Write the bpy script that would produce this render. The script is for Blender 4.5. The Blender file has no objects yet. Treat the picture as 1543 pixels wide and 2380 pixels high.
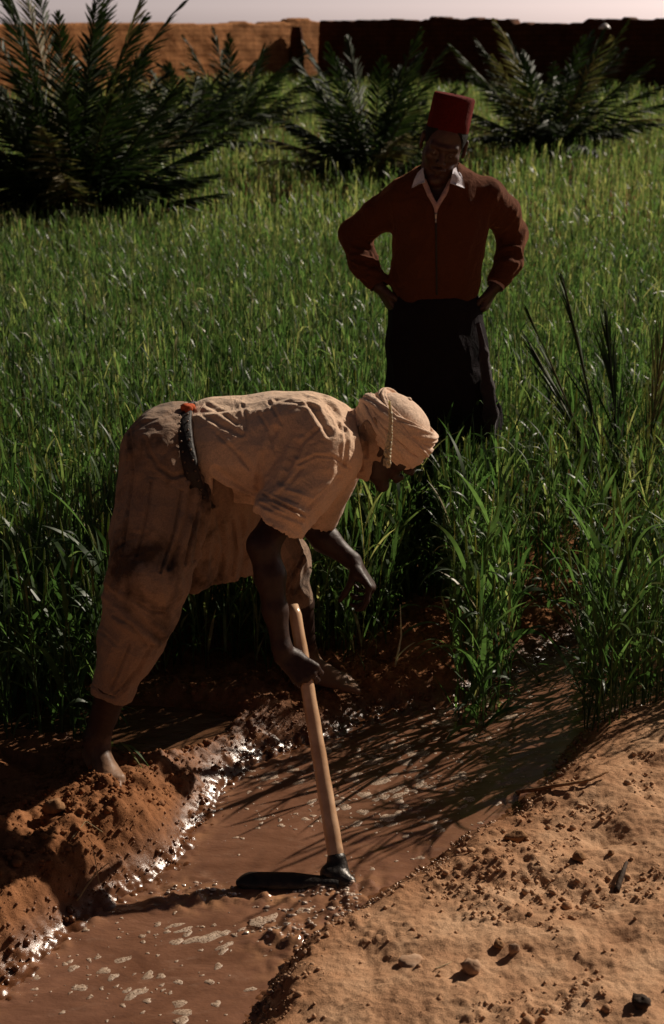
import bpy, math, random
import numpy as np
from mathutils import Vector, Matrix
rng = np.random.default_rng(7)
random.seed(7)
PI = math.pi
scene = bpy.context.scene
COL = scene.collection

# ------------------------------------------------------------------ camera model
PW, PH = 1543.0, 2380.0
LENS = 50.0
F = LENS / 36.0 * PH
PITCH = math.radians(18.25)
EYE = 1.9

def ray(px, py):
    a = (px - PW / 2) / F
    b = -(py - PH / 2) / F
    c, s = math.cos(PITCH), math.sin(PITCH)
    d = np.array([a, c + b * s, -s + b * c])
    return d / d[1]

def at(px, py, Y):                       # the point of that sight line at forward distance Y
    d = ray(px, py)
    return np.array([d[0] * Y, Y, EYE + d[2] * Y])

def atz(px, py, z=0.0):                  # the point of that sight line on the level z
    d = ray(px, py)
    t = (z - EYE) / d[2]
    return np.array([d[0] * t, t, z])

# ------------------------------------------------------------------ noise
_perm = rng.permutation(256)
_perm = np.concatenate([_perm, _perm, _perm])
_grad = rng.normal(size=(256, 3)); _grad /= np.linalg.norm(_grad, axis=1)[:, None]

def noise3(p):
    p = np.asarray(p, dtype=np.float64)
    i = np.floor(p).astype(int); f = p - i; i &= 255
    u = f * f * f * (f * (f * 6 - 15) + 10)
    def g(dx, dy, dz):
        h = _perm[_perm[_perm[(i[..., 0] + dx) & 255] + ((i[..., 1] + dy) & 255)] + ((i[..., 2] + dz) & 255)] & 255
        gr = _grad[h]
        return gr[..., 0] * (f[..., 0] - dx) + gr[..., 1] * (f[..., 1] - dy) + gr[..., 2] * (f[..., 2] - dz)
    def l(a, b, t): return a + (b - a) * t
    x00 = l(g(0,0,0), g(1,0,0), u[..., 0]); x10 = l(g(0,1,0), g(1,1,0), u[..., 0])
    x01 = l(g(0,0,1), g(1,0,1), u[..., 0]); x11 = l(g(0,1,1), g(1,1,1), u[..., 0])
    return l(l(x00, x10, u[..., 1]), l(x01, x11, u[..., 1]), u[..., 2]) * 1.6

def fbm(p, oct=4, gain=0.5):
    p = np.asarray(p, dtype=np.float64); a = 1.0; s = 0
    for k in range(oct):
        s = s + a * noise3(p * (2.03 ** k) + 17.3 * k); a *= gain
    return s

def sstep(a, b, x):
    t = np.clip((x - a) / (b - a), 0, 1)
    return t * t * (3 - 2 * t)

# ------------------------------------------------------------------ objects
def mesh_data(name, verts, faces, mat=None, smooth=True, attrs=None):
    verts = np.asarray(verts, dtype=np.float32).reshape(-1, 3)
    me = bpy.data.meshes.new(name)
    if isinstance(faces, np.ndarray):
        k = faces.shape[1]; n = len(faces)
        me.vertices.add(len(verts)); me.vertices.foreach_set('co', verts.ravel())
        me.loops.add(n * k); me.loops.foreach_set('vertex_index', faces.astype(np.int32).ravel())
        me.polygons.add(n); me.polygons.foreach_set('loop_start', np.arange(0, n * k, k, dtype=np.int32))
        me.update(calc_edges=True)
    else:
        me.from_pydata([tuple(map(float, v)) for v in verts], [], [tuple(map(int, f)) for f in faces])
    if smooth:
        me.polygons.foreach_set('use_smooth', np.ones(len(me.polygons), dtype=bool))
    for k, v in (attrs or {}).items():
        a = me.attributes.new(k, 'FLOAT', 'POINT'); a.data.foreach_set('value', np.asarray(v, dtype=np.float32).ravel())
    if mat is not None: me.materials.append(mat)
    me.update()
    return me

def obj(name, verts, faces, mat=None, parent=None, origin=None, smooth=True, attrs=None):
    """verts in world space; origin is where a top-level thing stands"""
    o3 = np.array(origin if origin is not None else (0, 0, 0), dtype=float)
    if parent is not None: o3 = np.array(parent.get('_o', (0, 0, 0)), dtype=float)
    me = mesh_data(name, np.asarray(verts, dtype=float).reshape(-1, 3) - o3, faces, mat, smooth, attrs)
    o = bpy.data.objects.new(name, me); COL.objects.link(o)
    if parent is not None:
        o.parent = parent; o['_o'] = tuple(o3)
    else:
        o.location = o3; o['_o'] = tuple(o3)
    return o

def tag(o, label=None, cat=None, group=None, kind=None):
    if label: o['label'] = label
    if cat: o['category'] = cat
    if group: o['group'] = group
    if kind: o['kind'] = kind
    return o

def empty(name, loc, label, cat, group=None):
    o = bpy.data.objects.new(name, None); COL.objects.link(o)
    o.location = loc; o.empty_display_size = 0.1; o['_o'] = tuple(float(v) for v in loc)
    return tag(o, label, cat, group)

class MB:
    """collects pieces into one mesh"""
    def __init__(s): s.v = []; s.f = []; s.n = 0; s.a = []
    def add(s, v, f, a=0.5):
        v = np.asarray(v, dtype=float).reshape(-1, 3); f = np.asarray(f, dtype=int)
        s.v.append(v); s.f.append(f + s.n); s.n += len(v)
        s.a.append(np.broadcast_to(np.asarray(a, dtype=float), (len(v),)) if np.ndim(a) == 0 else np.asarray(a, dtype=float).ravel())
    def build(s, name, mat, parent=None, origin=None, smooth=True):
        v = np.concatenate(s.v)
        ks = {f.shape[1] for f in s.f}
        if len(ks) == 1: f = np.concatenate(s.f)
        else:
            f = []
            for q in s.f: f += [tuple(r) for r in q]
        return obj(name, v, f, mat, parent, origin, smooth, {'tone': np.concatenate(s.a)})

def frame_along(P):
    P = np.asarray(P, dtype=float); T = np.gradient(P, axis=0); T /= np.linalg.norm(T, axis=1)[:, None] + 1e-12
    up = np.array([0.13, 0.21, 0.97])
    if abs(T[0] @ up) > .95: up = np.array([1., 0.1, 0])
    A = np.cross(T, up); A /= np.linalg.norm(A, axis=1)[:, None] + 1e-12
    B = np.cross(A, T)
    return T, A, B

def tube(P, r, n=10, cap=True, flat=1.0):
    P = np.asarray(P, dtype=float); m = len(P); r = np.broadcast_to(np.asarray(r, dtype=float), (m,))
    T, A, B = frame_along(P)
    th = np.linspace(0, 2 * PI, n, endpoint=False)
    V = P[:, None] + r[:, None, None] * (np.cos(th)[None, :, None] * A[:, None] + flat * np.sin(th)[None, :, None] * B[:, None])
    V = V.reshape(-1, 3); Fq = []
    for i in range(m - 1):
        for j in range(n):
            k = (j + 1) % n
            Fq.append((i * n + j, i * n + k, (i + 1) * n + k, (i + 1) * n + j))
    if cap:
        V = np.vstack([V, P[0], P[-1]]); c0, c1 = m * n, m * n + 1
        for j in range(n):
            k = (j + 1) % n
            Fq.append((c0, k, j, j)); Fq.append((c1, (m - 1) * n + j, (m - 1) * n + k, (m - 1) * n + k))
        Fq = np.array(Fq)
        # degenerate quads become triangles
        return V, [tuple(dict.fromkeys(q)) for q in Fq.tolist()]
    return V, np.array(Fq)

def tube_obj(name, P, r, mat, parent=None, origin=None, n=10, flat=1.0):
    V, Fq = tube(P, r, n, True, flat)
    return obj(name, V, Fq, mat, parent, origin)

# ------------------------------------------------------------------ implicit bodies
class SDF:
    def __init__(s, lo, hi, h):
        s.lo = np.array(lo, float); s.h = h
        s.n = np.ceil((np.array(hi) - s.lo) / h).astype(int) + 1
        s.d = np.full(s.n, 1.0, dtype=np.float32)
    def _win(s, lo, hi):
        a = np.clip(np.floor((lo - s.lo) / s.h).astype(int), 0, s.n)
        b = np.clip(np.ceil((hi - s.lo) / s.h).astype(int) + 1, 0, s.n)
        if np.any(b <= a): return None, None
        ax = [(s.lo[i] + s.h * np.arange(a[i], b[i])).astype(np.float32) for i in range(3)]
        X, Y, Z = np.meshgrid(*ax, indexing='ij')
        return tuple(slice(a[i], b[i]) for i in range(3)), np.stack([X, Y, Z], -1)
    def _put(s, w, d, k, sub):
        cur = s.d[w]
        if sub:
            d = -d
            if k > 0:
                hh = np.clip(0.5 - 0.5 * (cur - d) / k, 0, 1); s.d[w] = cur * (1 - hh) + d * hh + k * hh * (1 - hh)
            else: s.d[w] = np.maximum(cur, d)
        elif k > 0:
            hh = np.clip(0.5 + 0.5 * (d - cur) / k, 0, 1); s.d[w] = d * (1 - hh) + cur * hh - k * hh * (1 - hh)
        else: s.d[w] = np.minimum(cur, d)
    def cone(s, a, b, r1, r2=None, k=0.01, sub=False):
        a = np.array(a, float); b = np.array(b, float); r2 = r1 if r2 is None else r2
        m = max(r1, r2) + k * 1.5 + 3 * s.h
        w, P = s._win(np.minimum(a, b) - m, np.maximum(a, b) + m)
        if w is None: return
        ab = (b - a); L2 = ab @ ab + 1e-12
        q = P - a.astype(np.float32); t = np.clip((q @ ab.astype(np.float32)) / L2, 0, 1)
        d = np.linalg.norm(q - t[..., None] * ab.astype(np.float32), axis=-1) - (r1 + (r2 - r1) * t)
        s._put(w, d, k, sub)
    def chain(s, pts, rs, k=0.01, sub=False):
        for i in range(len(pts) - 1): s.cone(pts[i], pts[i + 1], rs[i], rs[i + 1], k if i == 0 else min(k, 0.02), sub)
    def ell(s, c, R, r, k=0.01, sub=False):
        """c centre, R rows = local axes, r radii"""
        c = np.array(c, float); R = np.array(R, float); r = np.array(r, float)
        m = np.abs(R.T) @ r + k * 1.5 + 3 * s.h
        w, P = s._win(c - m, c + m)
        if w is None: return
        q = (P - c.astype(np.float32)) @ R.T.astype(np.float32)
        k0 = np.linalg.norm(q / r, axis=-1); k1 = np.linalg.norm(q / (r * r), axis=-1) + 1e-9
        s._put(w, (k0 * (k0 - 1) / k1).astype(np.float32), k, sub)
    def loft(s, pts, sizes, U, k=0.02, sub=False, flatcap=False):
        """elliptic cross-sections (half size along U, half size across) from node to node"""
        U = np.array(U, float)
        for i in range(len(pts) - 1):
            a = np.array(pts[i], float); b = np.array(pts[i + 1], float)
            T = b - a; L = np.linalg.norm(T); T /= L
            u = U - (U @ T) * T; u /= np.linalg.norm(u); v = np.cross(T, u)
            m = max(max(sizes[i]), max(sizes[i + 1])) + k * 1.5 + 3 * s.h
            w, P = s._win(np.minimum(a, b) - m, np.maximum(a, b) + m)
            if w is None: continue
            q = P - a.astype(np.float32)
            x = q @ T.astype(np.float32); t = np.clip(x / L, 0, 1); e = x - t * L
            A = sizes[i][0] + (sizes[i + 1][0] - sizes[i][0]) * t
            B = sizes[i][1] + (sizes[i + 1][1] - sizes[i][1]) * t
            mn = np.minimum(A, B)
            qu, qv = q @ u.astype(np.float32), q @ v.astype(np.float32)
            if flatcap:
                d = (np.sqrt((qu / A) ** 2 + (qv / B) ** 2) - 1) * mn
                d = np.maximum(d, np.abs(e) - 0.0)
            else:
                d = (np.sqrt((qu / A) ** 2 + (qv / B) ** 2 + (e / mn) ** 2) - 1) * mn
            s._put(w, d.astype(np.float32), k if i == 0 else min(k, .03), sub)
    def plane_cut(s, p, n, c=None, R=None):
        """remove everything on the +n side of the plane (within R of c)"""
        n = np.array(n, float); n /= np.linalg.norm(n); p = np.array(p, float)
        if c is None: w, P = s._win(s.lo, s.lo + s.h * s.n)
        else: w, P = s._win(np.array(c) - R, np.array(c) + R)
        d = ((P - p) @ n)
        s.d[w] = np.maximum(s.d[w], d.astype(np.float32))
    def mesh(s, smooth=2):
        D = s.d; ins = D < 0
        nx, ny, nz = np.array(D.shape) - 1
        cnt = np.zeros((nx, ny, nz), np.float32); acc = np.zeros((nx, ny, nz, 3), np.float32)
        offs = [(i, j, k) for i in (0, 1) for j in (0, 1) for k in (0, 1)]
        sl = lambda o: tuple(slice(o[a], o[a] + (nx, ny, nz)[a]) for a in range(3))
        s0 = ins[sl((0,0,0))]; mix = np.zeros_like(s0)
        for o in offs[1:]: mix |= (ins[sl(o)] != s0)
        idx = np.argwhere(mix)
        vid = np.full((nx, ny, nz), -1, np.int64); vid[tuple(idx.T)] = np.arange(len(idx))
        acc = np.zeros((len(idx), 3)); cnt = np.zeros(len(idx))
        for ax in range(3):
            for o in offs:
                if o[ax]: continue
                o2 = list(o); o2[ax] = 1
                a = D[idx[:, 0] + o[0], idx[:, 1] + o[1], idx[:, 2] + o[2]].astype(float)
                b = D[idx[:, 0] + o2[0], idx[:, 1] + o2[1], idx[:, 2] + o2[2]].astype(float)
                m = (a < 0) != (b < 0)
                t = np.where(m, a / np.where(m, a - b, 1), 0)
                pt = np.tile(np.array(o, float), (len(idx), 1)); pt[:, ax] += t
                acc += pt * m[:, None]; cnt += m
        V = s.lo + s.h * (idx + acc / cnt[:, None])
        faces = []
        for ax in range(3):
            b1, b2 = [(1, 2), (2, 0), (0, 1)][ax]
            a = [slice(None)] * 3; b = [slice(None)] * 3
            a[ax] = slice(0, -1); b[ax] = slice(1, None)
            ch = ins[tuple(a)] != ins[tuple(b)]
            e = np.argwhere(ch)
            m = (e[:, b1] > 0) & (e[:, b2] > 0) & (e[:, b1] < (nx, ny, nz)[b1]) & (e[:, b2] < (nx, ny, nz)[b2])
            e = e[m]
            if not len(e): continue
            def cell(d1, d2):
                c = e.copy(); c[:, b1] -= d1; c[:, b2] -= d2
                return vid[c[:, 0], c[:, 1], c[:, 2]]
            q = np.stack([cell(1, 1), cell(0, 1), cell(0, 0), cell(1, 0)], 1)
            flip = ~ins[e[:, 0], e[:, 1], e[:, 2]]
            q[flip] = q[flip][:, ::-1]
            faces.append(q)
        Fq = np.concatenate(faces)
        for _ in range(smooth): V = lap(V, Fq, 0.5)
        return V, Fq

def lap(V, Fq, w):
    S = np.zeros_like(V); C = np.zeros(len(V))
    for i in range(4):
        a, b = Fq[:, i], Fq[:, (i + 1) % 4]
        for k in range(3):
            S[:, k] += np.bincount(a, V[b, k], len(V)) + np.bincount(b, V[a, k], len(V))
        C += np.bincount(a, minlength=len(V)) + np.bincount(b, minlength=len(V))
    return V + w * (S / np.maximum(C, 1)[:, None] - V)

def normals(V, Fq):
    a = V[Fq[:, 2]] - V[Fq[:, 0]]; b = V[Fq[:, 3]] - V[Fq[:, 1]]; fn = np.cross(a, b)
    N = np.zeros_like(V)
    for i in range(4):
        for k in range(3): N[:, k] += np.bincount(Fq[:, i], fn[:, k], len(V))
    return N / (np.linalg.norm(N, axis=1)[:, None] + 1e-12)

def folds(V, Fq, specs):
    """drapery: ridges running along a direction, strongest around a centre"""
    N = normals(V, Fq); D = np.zeros(len(V))
    for (c, R, along, freq, amp, seed) in specs:
        al = np.array(along, float); al /= np.linalg.norm(al)
        q = V.copy()
        q = q - 0.82 * (q @ al)[:, None] * al
        q = q * freq + seed
        q += 0.35 * np.stack([noise3(V * 5 + seed), noise3(V * 5 + seed + 9), noise3(V * 5 + seed + 21)], 1)
        n = noise3(q); r = 1 - np.abs(n) * 2.4; r = np.clip(r, -.3, 1) ** 1
        wgt = 1.0 if c is None else np.exp(-np.sum((V - np.array(c)) ** 2, 1) / (R * R))
        D += amp * (r - .35) * wgt
    return V + N * D[:, None]

def crease(V, Q, pts, width, depth, facing=True):
    """press a seam or a deep fold into cloth along a line drawn on the side one sees"""
    N = normals(V, Q); c, s = math.cos(PITCH), math.sin(PITCH)
    dz = V[:, 2] - EYE; dep = V[:, 1] * c - dz * s; up = V[:, 1] * s + dz * c
    P = np.stack([PW / 2 + F * V[:, 0] / dep, PH / 2 - F * up / dep], 1)
    d = np.full(len(V), 1e9); pts = np.array(pts, float)
    for i in range(len(pts) - 1):
        a, b = pts[i], pts[i + 1]; ab = b - a; t = np.clip(((P - a) @ ab) / (ab @ ab), 0, 1)
        d = np.minimum(d, np.linalg.norm(P - a - t[:, None] * ab, axis=1))
    w = np.exp(-(d / width) ** 2) - .45 * np.exp(-((d - width * 2.1) / (width * .9)) ** 2)
    if facing: w = w * sstep(.0, -.35, N[:, 1])
    return V - N * (depth * w)[:, None]
# ------------------------------------------------------------------ materials
def newmat(name):
    m = bpy.data.materials.new(name); m.use_nodes = True
    nt = m.node_tree; nt.nodes.clear()
    out = nt.nodes.new('ShaderNodeOutputMaterial'); b = nt.nodes.new('ShaderNodeBsdfPrincipled')
    nt.links.new(b.outputs[0], out.inputs[0])
    return m, nt, b, out

def nd(nt, t, **kw):
    n = nt.nodes.new(t)
    for k, v in kw.items():
        if k.startswith('i_'): n.inputs[k[2:].replace('_', ' ')].default_value = v
        else: setattr(n, k, v)
    return n

def ramp(nt, fac, stops):
    r = nt.nodes.new('ShaderNodeValToRGB'); e = r.color_ramp.elements
    while len(e) > 1: e.remove(e[-1])
    e[0].position = stops[0][0]; e[0].color = (*stops[0][1], 1)
    for p, c in stops[1:]:
        q = e.new(p); q.color = (*c, 1)
    if fac is not None: nt.links.new(fac, r.inputs[0])
    return r

def noise_n(nt, scale, detail=4, rough=.55, vec=None):
    n = nd(nt, 'ShaderNodeTexNoise'); n.inputs['Scale'].default_value = scale
    n.inputs['Detail'].default_value = detail; n.inputs['Roughness'].default_value = rough
    if vec is None:
        tc = nt.nodes.new('ShaderNodeTexCoord'); vec = tc.outputs['Object']
    nt.links.new(vec, n.inputs['Vector'])
    return n

def bump(nt, b, h, strength, dist, prev=None):
    n = nt.nodes.new('ShaderNodeBump'); n.inputs['Strength'].default_value = strength; n.inputs['Distance'].default_value = dist
    nt.links.new(h, n.inputs['Height'])
    if prev is not None: nt.links.new(prev.outputs[0], n.inputs['Normal'])
    nt.links.new(n.outputs[0], b.inputs['Normal'])
    return n

def mix(nt, f, a, b, mode='MIX'):
    n = nt.nodes.new('ShaderNodeMix'); n.data_type = 'RGBA'; n.blend_type = mode
    for s, v in ((0, f), (6, a), (7, b)):
        if isinstance(v, (int, float)): n.inputs[s].default_value = v
        elif isinstance(v, tuple): n.inputs[s].default_value = (*v, 1)
        else: nt.links.new(v, n.inputs[s])
    return n.outputs[2]

def attr(nt, name):
    a = nt.nodes.new('ShaderNodeAttribute'); a.attribute_name = name
    return a.outputs['Fac']

def cloth_mat(name, c1, c2, dirt=None, weave=900, rough=.9, sheen=.2, stain=.5, dscale=6, stint=None):
    m, nt, b, out = newmat(name)
    n = noise_n(nt, 3.0, 6); r = ramp(nt, n.outputs[0], [(.3, c1), (.7, c2)])
    col = r.outputs[0]
    if dirt:
        n2 = noise_n(nt, dscale, 7, .65); r2 = ramp(nt, n2.outputs[0], [(stain, (0, 0, 0)), (stain + .16, (1, 1, 1))])
        col = mix(nt, r2.outputs[0], col, dirt)
    n4 = noise_n(nt, 260, 2); r4 = ramp(nt, n4.outputs[0], [(.3, (.82, .82, .82)), (.7, (1.1, 1.1, 1.1))])
    col = mix(nt, 1.0, col, r4.outputs[0], 'MULTIPLY')
    nt.links.new(col, b.inputs['Base Color'])
    b.inputs['Roughness'].default_value = rough
    b.inputs['Specular IOR Level'].default_value = .15
    b.inputs['Sheen Weight'].default_value = sheen
    if stint: b.inputs['Sheen Tint'].default_value = (*stint, 1); b.inputs['Sheen Roughness'].default_value = .35
    w = noise_n(nt, weave, 2); p = bump(nt, b, w.outputs[0], .3, .0003)
    w2 = noise_n(nt, 60, 5, .6); p = bump(nt, b, w2.outputs[0], .5, .004, p)
    w3 = noise_n(nt, 13, 7, .62); w3.inputs['Distortion'].default_value = 1.6; bump(nt, b, w3.outputs[0], .7, .016, p)
    return m

def plain_mat(name, c, rough=.6, c2=None, scale=40, bmp=.2, spec=.5, metal=0):
    m, nt, b, out = newmat(name)
    n = noise_n(nt, scale, 5)
    c2 = c2 or tuple(x * .6 for x in c)
    r = ramp(nt, n.outputs[0], [(.35, c2), (.65, c)])
    nt.links.new(r.outputs[0], b.inputs['Base Color'])
    b.inputs['Roughness'].default_value = rough; b.inputs['Specular IOR Level'].default_value = spec
    b.inputs['Metallic'].default_value = metal
    if bmp: bump(nt, b, n.outputs[0], bmp, .01)
    return m

def skin_mat(name, c, c2, rough, mud=None):
    m = plain_mat(name, c, rough, c2, 60, .15, .3)
    if mud:
        nt = m.node_tree; b = [n for n in nt.nodes if n.type == 'BSDF_PRINCIPLED'][0]; src = b.inputs['Base Color'].links[0].from_socket
        g = nt.nodes.new('ShaderNodeNewGeometry'); sp = nt.nodes.new('ShaderNodeSeparateXYZ'); nt.links.new(g.outputs['Position'], sp.inputs[0])
        nz = noise_n(nt, 14, 5, .7); ad = nt.nodes.new('ShaderNodeMath'); ad.operation = 'MULTIPLY_ADD'; ad.inputs[1].default_value = .16; nt.links.new(nz.outputs[0], ad.inputs[0]); nt.links.new(sp.outputs[2], ad.inputs[2])
        r = ramp(nt, ad.outputs[0], [(.13, (.9, .9, .9)), (.21, (0, 0, 0))])  # mud on the feet, also painting the sunlight that catches them
        nt.links.new(mix(nt, r.outputs[0], src, mud), b.inputs['Base Color'])
    return m

def leaf_mat(name, stops, trans=.35, rough=.35, spec=.5):
    m, nt, b, out = newmat(name)
    r = ramp(nt, attr(nt, 'tone'), stops)
    n = noise_n(nt, 30, 2); rr = ramp(nt, n.outputs[0], [(.3, (.7, .7, .7)), (.7, (1.15, 1.15, 1.15))])
    col = mix(nt, 1.0, r.outputs[0], rr.outputs[0], 'MULTIPLY')
    nt.links.new(col, b.inputs['Base Color'])
    b.inputs['Roughness'].default_value = rough; b.inputs['Specular IOR Level'].default_value = spec
    t = nt.nodes.new('ShaderNodeBsdfTranslucent')
    c3 = mix(nt, 1.0, col, (1.15, 1.45, .75), 'MULTIPLY')
    nt.links.new(c3, t.inputs['Color'])
    ms = nt.nodes.new('ShaderNodeMixShader'); ms.inputs[0].default_value = trans
    nt.links.new(b.outputs[0], ms.inputs[1]); nt.links.new(t.outputs[0], ms.inputs[2]); nt.links.new(ms.outputs[0], out.inputs[0])
    return m

# soil: dry sand on the near side, redder wet crumb on the far side, dark and shiny at the water's edge
def soil_mat():
    m, nt, b, out = newmat('soil')
    wet = attr(nt, 'wet'); red = attr(nt, 'red'); field = attr(nt, 'field')
    n = noise_n(nt, 7, 6, .6); sand = ramp(nt, n.outputs[0], [(.3, (.36, .195, .112)), (.5, (.50, .295, .175)), (.75, (.64, .42, .27))])
    n2 = noise_n(nt, 24, 5, .6); redc = ramp(nt, n2.outputs[0], [(.3, (.17, .072, .032)), (.7, (.36, .165, .078))])
    col = mix(nt, red, sand.outputs[0], redc.outputs[0])
    fcol = ramp(nt, n2.outputs[0], [(.3, (.11, .055, .022)), (.7, (.23, .115, .045))])
    col = mix(nt, field, col, fcol.outputs[0])
    g = noise_n(nt, 420, 3); gr = ramp(nt, g.outputs[0], [(.3, (.72, .70, .68)), (.7, (1.18, 1.15, 1.12))])
    col = mix(nt, 1.0, col, gr.outputs[0], 'MULTIPLY')
    col = mix(nt, wet, col, mix(nt, 1.0, col, (.45, .38, .33), 'MULTIPLY'))
    nt.links.new(col, b.inputs['Base Color'])
    rr = ramp(nt, wet, [(0, (.95,) * 3), (.4, (.35,) * 3), (.75, (.22,) * 3)])
    nt.links.new(rr.outputs[0], b.inputs['Roughness'])
    sp = ramp(nt, wet, [(0, (.05,) * 3), (.4, (.3,) * 3), (.8, (.62,) * 3)]); nt.links.new(sp.outputs[0], b.inputs['Specular IOR Level'])
    b.inputs['IOR'].default_value = 1.45
    st = ramp(nt, wet, [(0, (.7,) * 3), (.8, (.14,) * 3)])
    h1 = noise_n(nt, 55, 6, .7); p = bump(nt, b, h1.outputs[0], .6, .009); nt.links.new(st.outputs[0], p.inputs['Strength'])
    h2 = noise_n(nt, 260, 4, .7); p2_ = bump(nt, b, h2.outputs[0], .6, .002, p); nt.links.new(st.outputs[0], p2_.inputs['Strength'])
    return m
M_soil = soil_mat()

def water_mat(name, c1, c2, rough=.045, bs=.22):
    m, nt, b, out = newmat(name)
    tc = nt.nodes.new('ShaderNodeTexCoord'); mp = nt.nodes.new('ShaderNodeMapping')
    mp.inputs['Rotation'].default_value = (0, 0, math.radians(-32)); mp.inputs['Scale'].default_value = (1, 2.2, 1)
    nt.links.new(tc.outputs['Object'], mp.inputs['Vector'])
    n = noise_n(nt, 3.4, 8, .68, mp.outputs[0]); n.inputs['Distortion'].default_value = .8; r = ramp(nt, n.outputs[0], [(.3, c1), (.7, c2)])
    foam = noise_n(nt, 12, 8, .75, mp.outputs[0]); fr = ramp(nt, foam.outputs[0], [(.56, (0, 0, 0)), (.72, (.26, .26, .26))])
    col = mix(nt, fr.outputs[0], r.outputs[0], (.42, .27, .19))
    col = mix(nt, attr(nt, 'froth'), col, (.50, .26, .13))
    nt.links.new(col, b.inputs['Base Color'])
    b.inputs['Roughness'].default_value = rough; b.inputs['Specular IOR Level'].default_value = .7
    b.inputs['IOR'].default_value = 1.5
    h1 = noise_n(nt, 16, 4, .6, mp.outputs[0]); p = bump(nt, b, h1.outputs[0], bs, .02)
    h2 = noise_n(nt, 90, 3, .6); bump(nt, b, h2.outputs[0], bs * .5, .004, p)
    return m
M_water = water_mat('muddy_water', (.13, .058, .033), (.26, .125, .075))
M_basin = water_mat('basin_water', (.10, .045, .022), (.17, .085, .045), .10, .3)
M_foam = plain_mat('foam', (.58, .44, .33), .5, (.42, .29, .20), 60, .1)
_n = M_foam.node_tree; _b = [n for n in _n.nodes if n.type == 'BSDF_PRINCIPLED'][0]
_a = noise_n(_n, 210, 4, .7); _r = ramp(_n, _a.outputs[0], [(.40, (.15,) * 3), (.52, (.95,) * 3)]); _n.links.new(_r.outputs[0], _b.inputs['Alpha'])
M_wheat = leaf_mat('wheat', [(0, (.026, .050, .020)), (.3, (.058, .102, .038)), (.6, (.120, .178, .074)), (.85, (.25, .26, .12)), (1, (.46, .38, .22))], .52, .42, .4)
M_palm = leaf_mat('palm_leaf', [(0, (.010, .018, .008)), (.6, (.030, .046, .018)), (.85, (.07, .085, .04)), (1, (.22, .17, .09))], .16, .55, .2)
M_bark = plain_mat('palm_trunk', (.06, .04, .022), .95, (.02, .013, .009), 30, .8, .1)
M_skin_a = skin_mat('dark_skin', (.045, .021, .015), (.03, .014, .010), .52, (.26, .14, .08))
M_skin_b = plain_mat('brown_skin', (.075, .030, .019), .5, (.05, .02, .012), 60, .12, .4)
M_shirt = cloth_mat('tan_cotton', (.68, .46, .315), (.77, .545, .39), (.42, .27, .18), 900, .92, .15, .56, 4)
M_trouser = cloth_mat('stained_cotton', (.28, .18, .125), (.38, .255, .175), (.075, .045, .03), 900, .95, .1, .49, 6)
M_turban = cloth_mat('turban_cloth', (.70, .49, .36), (.78, .57, .43), (.42, .27, .18), 1100, .92, .15, .6, 9)
M_scarf = cloth_mat('scarf_cloth', (.38, .24, .16), (.48, .31, .21), (.2, .11, .06), 1000, .92, .1, .52, 9)
M_sweater = cloth_mat('rust_knit', (.080, .024, .011), (.105, .033, .014), None, 420, .95, .35, .5, 6, (1.0, .42, .20))
M_black = cloth_mat('dark_trouser_cloth', (.010, .007, .009), (.016, .011, .014), None, 700, 1.0, 0)
M_lit_fold = cloth_mat('lit_fold_cloth', (.025, .015, .019), (.04, .025, .03), None, 700, .9, .2)
M_white = cloth_mat('white_cotton', (.70, .66, .74), (.78, .74, .80), None, 900, .85, .1)
M_pink = cloth_mat('pink_cotton', (.50, .30, .27), (.58, .36, .32), None, 900, .9, .1)
M_fez = cloth_mat('red_felt', (.060, .005, .005), (.09, .007, .006), None, 1200, .95, .25, .5, 6, (1.0, .12, .07))
M_wood = plain_mat('worn_wood', (.70, .45, .28), .24, (.50, .29, .16), 18, .12, .8)
M_iron = plain_mat('wet_iron', (.04, .028, .020), .38, (.012, .009, .008), 50, .4, .7, .3)
M_belt = plain_mat('dark_leather', (.022, .014, .011), .6, (.012, .008, .006), 80, .4, .4)
M_stud = plain_mat('dull_stud', (.16, .10, .07), .45, None, 80, .1, .5, .3)
M_redtag = plain_mat('orange_rag', (.55, .10, .03), .85, None, 60, .2, .2)
M_metal = plain_mat('zip_metal', (.5, .42, .38), .3, None, 60, .1, .5, .8)
M_eye = plain_mat('eye', (.14, .11, .095), .35, (.11, .09, .075), 10, 0, .5)
M_hair = plain_mat('black_hair', (.014, .010, .008), .8, (.008, .006, .005), 200, .5, .2)
M_stone = plain_mat('pale_stone', (.46, .30, .20), .9, (.30, .17, .10), 30, .5, .2)
M_clod = plain_mat('brown_clod', (.33, .18, .09), .95, (.20, .10, .05), 40, .8, .1)
M_dark = plain_mat('dark_debris', (.06, .035, .022), .8, (.03, .018, .012), 40, .6, .2)
M_straw = leaf_mat('straw', [(0, (.22, .13, .05)), (.7, (.50, .37, .19)), (1, (.78, .66, .46))], .2, .5, .4)
M_white_dome = plain_mat('white_gloss', (.8, .76, .72), .35, (.7, .66, .62), 20, 0, .5)

# ------------------------------------------------------------------ camera and light
cd = bpy.data.cameras.new('camera'); cam = bpy.data.objects.new('camera', cd); COL.objects.link(cam)
cam.location = (0, 0, EYE); cam.rotation_euler = (PI / 2 - PITCH, 0, 0)
cd.sensor_fit = 'VERTICAL'; cd.sensor_height = 36; cd.lens = LENS; cd.clip_end = 2000; cd.clip_start = .1
cd.dof.use_dof = True; cd.dof.focus_distance = 3.95; cd.dof.aperture_fstop = 5.6
scene.camera = cam

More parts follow.
